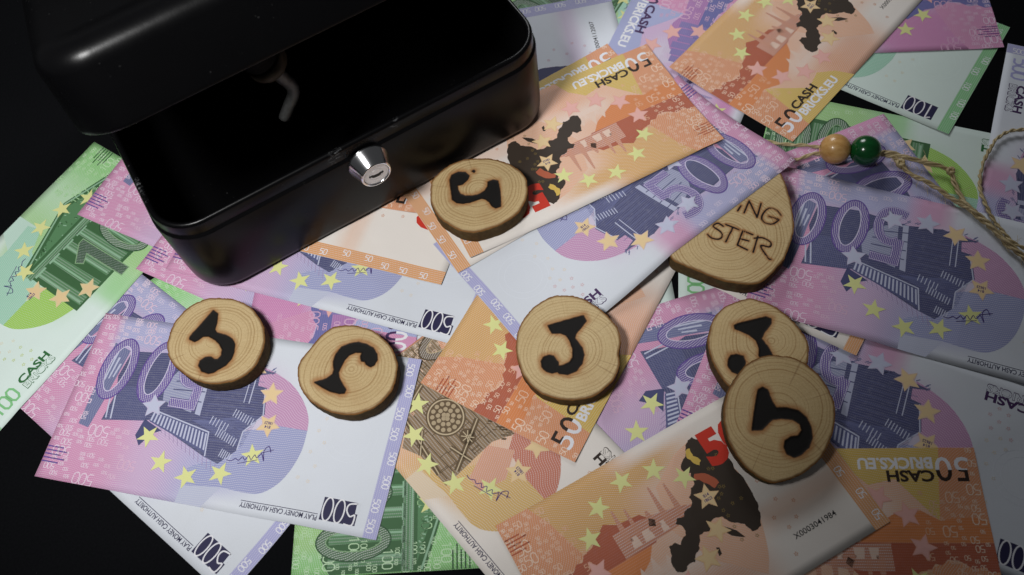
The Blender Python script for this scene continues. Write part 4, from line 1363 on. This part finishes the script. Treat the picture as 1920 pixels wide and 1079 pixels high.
# lid, hinged at the back and propped open
LA = math.radians(22)
hinge = Vector((0, 160.0, 52.0))
lid_o = bpy.data.objects.new("lid", None)
COL.objects.link(lid_o)
lid_o.parent = box
lid_o.location = hinge * MM
lid_o.rotation_euler = (-LA, 0, 0)
lid_o.empty_display_size = 0.02
LW, LD, LH = 202.0, 162.0, 35.0
prof = [(0.9, 0.6), (0.3, 0.0), (0.0, 0.5), (0.0, 2.0), (0.0, LH - 9)] + [(9 - o_, z_) for o_, z_ in arcp(0, LH - 9, 9, 0, 90, 8)[1:]] + [(16, LH + 0.0), (19, LH - 0.5), (24, LH - 0.5)]
V, F = [], []
for (off, z) in prof:
    V += [(x, y - LD, z) for x, y in rrect(LW, LD, 22, 10, off)]
m = len(V) // len(prof)
for q in range(len(prof) - 1):
    for j in range(m):
        F.append((q * m + j, q * m + (j + 1) % m, (q + 1) * m + (j + 1) % m, (q + 1) * m + j))
F.append(tuple(range((len(prof) - 1) * m, len(prof) * m)))
link("lid_shell", mesh_from("lid_shell", [(x * MM, y * MM, z * MM) for x, y, z in V], F, [BOXM], True), lid_o)
V, F = [], []
iprof = [(0.9, 0.6), (1.3, 1.0), (1.4, LH - 9), (6, LH - 2.2), (9, LH - 1.6)]
for (off, z) in iprof:
    V += [(x, y - LD, z) for x, y in rrect(LW, LD, 22, 10, off)]
for q in range(len(iprof) - 1):
    for j in range(m):
        F.append((q * m + j, (q + 1) * m + j, (q + 1) * m + (j + 1) % m, q * m + (j + 1) % m))
F.append(tuple(range((len(iprof) - 1) * m, len(iprof) * m))[::-1])
link("lid_lining", mesh_from("lid_lining", [(x * MM, y * MM, z * MM) for x, y, z in V], F, [BOXI], True), lid_o)
# folding handle on top of the lid and the hinge barrel
def tube(pts, r, sides=10, closed=False):
    pts = [Vector(p) for p in pts]
    V, F = [], []
    n_ = len(pts)
    up = Vector((0.13, 0.21, 0.97)).normalized()
    for i, p in enumerate(pts):
        t_ = (pts[min(i + 1, n_ - 1)] - pts[max(i - 1, 0)]).normalized()
        s_ = t_.cross(up)
        if s_.length < 1e-3:
            s_ = t_.cross(Vector((1, 0, 0)))
        s_.normalize()
        u_ = s_.cross(t_)
        rr = r[i] if isinstance(r, (list, tuple)) else r
        for k in range(sides):
            a = 2 * math.pi * k / sides
            V.append(p + (s_ * math.cos(a) + u_ * math.sin(a)) * rr)
    for i in range(n_ - 1):
        for k in range(sides):
            k2 = (k + 1) % sides
            F.append((i * sides + k, i * sides + k2, (i + 1) * sides + k2, (i + 1) * sides + k))
    F.append(tuple(range(sides))[::-1])
    F.append(tuple(range((n_ - 1) * sides, n_ * sides)))
    return V, F
def tube_obj(name, pts, r, mat, parent=None, sides=10):
    V, F = tube(pts, r, sides)
    return link(name, mesh_from(name, [v * MM for v in V], F, [mat], True), parent)
tube_obj("hinge", [(-70, 161.5, 51.5), (70, 161.5, 51.5)], 2.2, BOXM, box)
tube_obj("handle", smooth_path([(-38, -80, LH - 0.5), (-38, -80, LH + 4), (-34, -80, LH + 7), (0, -80, LH + 8), (34, -80, LH + 7), (38, -80, LH + 4), (38, -80, LH - 0.5)], 4), 2.2, CHROME, lid_o)

# lock on the front wall
def lathe(name, prof, mat, parent, n=48, axis='y', centre=(0, 0, 0)):
    """prof (r, h): h runs outwards, towards -y"""
    V, F = [], []
    for (r, h) in prof:
        for k in range(n):
            a = 2 * math.pi * k / n
            V.append(((centre[0] + r * math.cos(a)) * MM, (centre[1] - h) * MM, (centre[2] + r * math.sin(a)) * MM))
    for q in range(len(prof) - 1):
        for k in range(n):
            k2 = (k + 1) % n
            F.append((q * n + k, q * n + k2, (q + 1) * n + k2, (q + 1) * n + k))
    me = mesh_from(name, V, F, [mat], True)
    return link(name, me, parent)
lock = bpy.data.objects.new("lock", None)
COL.objects.link(lock)
lock.parent = box
lock.location = (-2.2 * MM, 0, 38.6 * MM)
lock.empty_display_size = 0.01
lock.scale = (0.80, 0.84, 0.80)
bez = lathe("bezel", [(12.6, -0.2), (12.6, 1.0), (12.3, 1.3), (9.5, 10.0), (9.2, 10.6), (8.7, 10.9), (8.2, 10.7), (8.0, 10.2), (7.9, 9.6)], CHROME, lock)
lathe("plug", [(7.9, 9.6), (7.8, 10.0), (7.6, 10.15), (4.3, 10.15), (4.2, 9.9), (4.1, 9.9), (4.0, 10.2), (0.01, 10.2)], STEEL, lock).data.polygons.foreach_set("use_smooth", [False] * (48 * 7))
kh = [(-4.6, -0.8), (-3.2, -0.95), (-2.4, -1.9), (-0.9, -2.3), (0.9, -2.3), (2.4, -1.9), (3.2, -0.95), (4.6, -0.8), (4.6, 0.5), (2.4, 0.7), (1.6, 0.1), (-1.6, 0.1), (-2.4, 0.7), (-4.6, 0.5)]
kr = math.radians(-6)
V = [((x * math.cos(kr) - z * math.sin(kr)) * MM, -(10.28) * MM, (x * math.sin(kr) + z * math.cos(kr)) * MM) for x, z in kh]
V += [(v[0], -(9.0) * MM, v[2]) for v in V]
nk = len(kh)
F = [tuple(range(nk))] + [(k, (k + 1) % nk, nk + (k + 1) % nk, nk + k) for k in range(nk)]
link("keyhole", mesh_from("keyhole", V, F, [HOLE]), lock)
# the lock's works behind the wall
lathe("barrel", [(8.8, -3), (8.8, -11), (8.2, -12), (3.2, -12), (3.0, -14), (0.01, -14)], HOLE, lock)
# catch hanging inside the lid, behind its front edge
Minv = (Matrix.Translation(hinge) @ Matrix.Rotation(-LA, 4, 'X')).inverted()
def in_lid(p):
    return Minv @ Vector(p)
V, F = tube([in_lid(p) for p in ((-29, 24, 119), (-27, 24.5, 108), (-24.5, 25, 101))], [8.5, 8.5, 8.2], 20)
catch = link("catch", mesh_from("catch", [v * MM for v in V], F, [BOXI], True), lid_o)
V, F = tube([in_lid(p) for p in ((-24.5, 25, 101), (-24.2, 25.2, 100.4), (-22.6, 25.6, 94.6), (-22.4, 25.7, 94))], [8.3, 8.9, 8.9, 8.2], 24)
link("catch_ring", mesh_from("catch_ring", [v * MM for v in V], F, [BRASS], True), lid_o)
V, F = tube([in_lid(p) for p in smooth_path([(-21.5, 25, 90), (-19.5, 25, 84), (-17.5, 25, 78), (-18.2, 25, 73), (-22, 25, 68), (-26.5, 25, 62)], 4)], [3.1 - 0.03 * i for i in range(21)], 10)
link("hook", mesh_from("hook", [v * MM for v in V], F, [ZINC], True), lid_o)

# ------------------------------------------------------------------ beads and twine
def bead(name, c, r, mat, label, axis):
    prof = []
    hole = 1.7
    a0 = math.asin(hole / r)
    for k in range(25):
        a = a0 + (math.pi - 2 * a0) * k / 24
        prof.append((r * math.sin(a), -r * math.cos(a)))
    h0 = r * math.cos(a0)
    prof = [(hole * .96, h0 * .6), (hole * .96, -h0 * .97)] [1:] + prof + [(hole * .96, h0 * .97), (hole * .96, -h0 * .97)]
    V, F, n_ = [], [], 40
    for (rr, h) in prof:
        for k in range(n_):
            a = 2 * math.pi * k / n_
            V.append((h * MM, rr * math.cos(a) * MM, rr * math.sin(a) * MM))
    for q in range(len(prof) - 1):
        for k in range(n_):
            k2 = (k + 1) % n_
            F.append((q * n_ + k, (q + 1) * n_ + k, (q + 1) * n_ + k2, q * n_ + k2))
    o = link(name, mesh_from(name, V, F, [mat], True))
    o.location = (c[0] * MM, c[1] * MM, c[2] * MM)
    o.rotation_euler = (0, 0, axis)
    tag(o, label, "bead")
    return o
BR = 7.4
ax = math.atan2(BEADS[1][1] - BEADS[0][1], BEADS[1][0] - BEADS[0][0])
bz = []
for (bx_, by_) in BEADS:
    sel = (GX - bx_) ** 2 + (GY - by_) ** 2 < 9
    bz.append(HF[sel].max() + BR + 0.1)
bead("bead", (*BEADS[0], bz[0]), BR, TAN, "glossy tan wooden bead threaded on the twine", ax)
bead("bead", (*BEADS[1], bz[1]), BR, GREEN, "glossy dark green bead threaded on the twine beside the tan bead", ax)

twine = bpy.data.objects.new("twine", None)
COL.objects.link(twine)
twine.location = (0.19, 0.24, 0.0)
twine.empty_display_size = 0.02
tag(twine, "knotted natural twine holding two beads and looping over the notes", "twine")

HD = hf_dilated()
def lay(pts, clear=1.5, under=-1e9):
    P = smooth_path(pts, 10)
    out = []
    for (x, y, z) in P:
        if x < under:
            out.append([x, y, z])
            continue
        h = float(hf_sample(HD, np.array([x]), np.array([y]))[0])
        out.append([x, y, max(min(z, h + 3.5), h + clear) if z < 7.5 else z])
    A = np.array(out)
    for _ in range(12):
        A[1:-1, 2] = np.maximum(A[1:-1, 2], 0.5 * (A[:-2, 2] + A[2:, 2]))
        A[1:-1, 2] = 0.5 * A[1:-1, 2] + 0.25 * (A[:-2, 2] + A[2:, 2])
    return A

def ply(A, r_off, r_ply, pitch, phase, wob=0.12, seed=0):
    d = np.hypot(*np.diff(A[:, :2], axis=0).T)
    s = np.concatenate([[0], np.cumsum(d)])
    q = np.arange(0, s[-1], 0.7)
    C = np.stack([np.interp(q, s, A[:, k]) for k in range(3)], 1)
    T = np.gradient(C, axis=0)
    T /= np.linalg.norm(T, axis=1)[:, None]
    S = np.cross(T, [0, 0, 1.0])
    S /= np.linalg.norm(S, axis=1)[:, None]
    U = np.cross(S, T)
    rg = np.random.default_rng(seed)
    nzs = np.interp(q, np.arange(0, s[-1] + 6, 5), rg.normal(0, .18, len(np.arange(0, s[-1] + 6, 5))))
    a = q / pitch * 2 * math.pi + phase + nzs * 3
    ro = r_off * (1 + nzs)
    return C + S * (np.cos(a) * ro)[:, None] + U * (np.sin(a) * ro)[:, None], [float(r_ply * (1 + 0.5 * x)) for x in nzs]

def strand(pts, r_off=0.62, r_ply=0.72, pitch=11.0, seed=0, clear=1.5, plies=2, under=-1e9):
    A = lay(pts, clear, under)
    for k in range(plies):
        C, R = ply(A, r_off, r_ply, pitch, 2 * math.pi * k / plies, seed=seed + k)
        V, F = tube([tuple(c) for c in C], R, 7)
        o = link("strand", mesh_from("strand", [(v - Vector((190, 240, 0))) * MM for v in V], F, [TWINEM], True), twine)
    return A

def knot(c, r, seed):
    rg = random.Random(seed)
    pts = []
    for k in range(40):
        a = k / 39 * 2 * math.pi * 2.6
        pts.append((c[0] + r * math.cos(a) * (0.8 + .2 * math.sin(a * 1.5)) - 190, c[1] + r * math.sin(a) * .9 - 240, c[2] + r * .55 * math.sin(a * 1.45 + 1)))
    V, F = tube(smooth_path(pts, 2), 0.85, 7)
    link("knot", mesh_from("knot", [v * MM for v in V], F, [TWINEM], True), twine)

def with_bead(pts, c, z, first):
    pts = [tuple(p) for p in pts]
    e = (c[0], c[1], z)
    return ([e] + pts[1:]) if first else (pts[:-1] + [e])
strand(with_bead(TWINE['cord_in_a'], BEADS[0], bz[0] + .5, False), 0.45, 0.62, 13, 3, under=158)
strand(with_bead(TWINE['cord_in_b'], BEADS[0], bz[0] - .4, False), 0.45, 0.62, 13, 5, under=158)
strand([(BEADS[0][0], BEADS[0][1], bz[0]), ((BEADS[0][0] + BEADS[1][0]) / 2, (BEADS[0][1] + BEADS[1][1]) / 2, bz[0]), (BEADS[1][0], BEADS[1][1], bz[1])], 0.4, 0.55, 9, 8)
a_up = strand(with_bead(TWINE['up'], BEADS[1], bz[1] + .3, True), 0.66, 0.55, 15, 11, plies=3)
a_lo = strand(with_bead(TWINE['low'], BEADS[1], bz[1] - .5, True), 0.68, 0.56, 12, 21, plies=3)
strand(TWINE['loop'], 0.48, 0.54, 8, 31)
def nearest_z(A, x, y):
    i = np.argmin((A[:, 0] - x) ** 2 + (A[:, 1] - y) ** 2)
    return A[i]
k1 = nearest_z(a_lo, TWINE['low'][2][0], TWINE['low'][2][1])
knot((k1[0], k1[1], k1[2] + .4), 1.7, 1)
k2 = nearest_z(a_up, TWINE['up'][6][0], TWINE['up'][6][1])
knot((k2[0], k2[1], k2[2] + .4), 1.5, 2)
rg = random.Random(3)
for k in range(110):
    A = rg.choice([a_up, a_lo, a_lo])
    p = A[rg.randrange(4, len(A) - 4)]
    a = rg.uniform(0, 6.28)
    l = rg.uniform(2, 7.5)
    q = [(p[0] - 190, p[1] - 240, p[2]), (p[0] - 190 + math.cos(a) * l * .5, p[1] - 240 + math.sin(a) * l * .5, p[2] + rg.uniform(.3, 1.6)),
         (p[0] - 190 + math.cos(a + .5) * l, p[1] - 240 + math.sin(a + .5) * l, p[2] + rg.uniform(-.2, 2.0))]
    V, F = tube(smooth_path(q, 5), 0.075, 4)
    link("fibre", mesh_from("fibre", [v * MM for v in V], F, [TWINEM], True), twine)
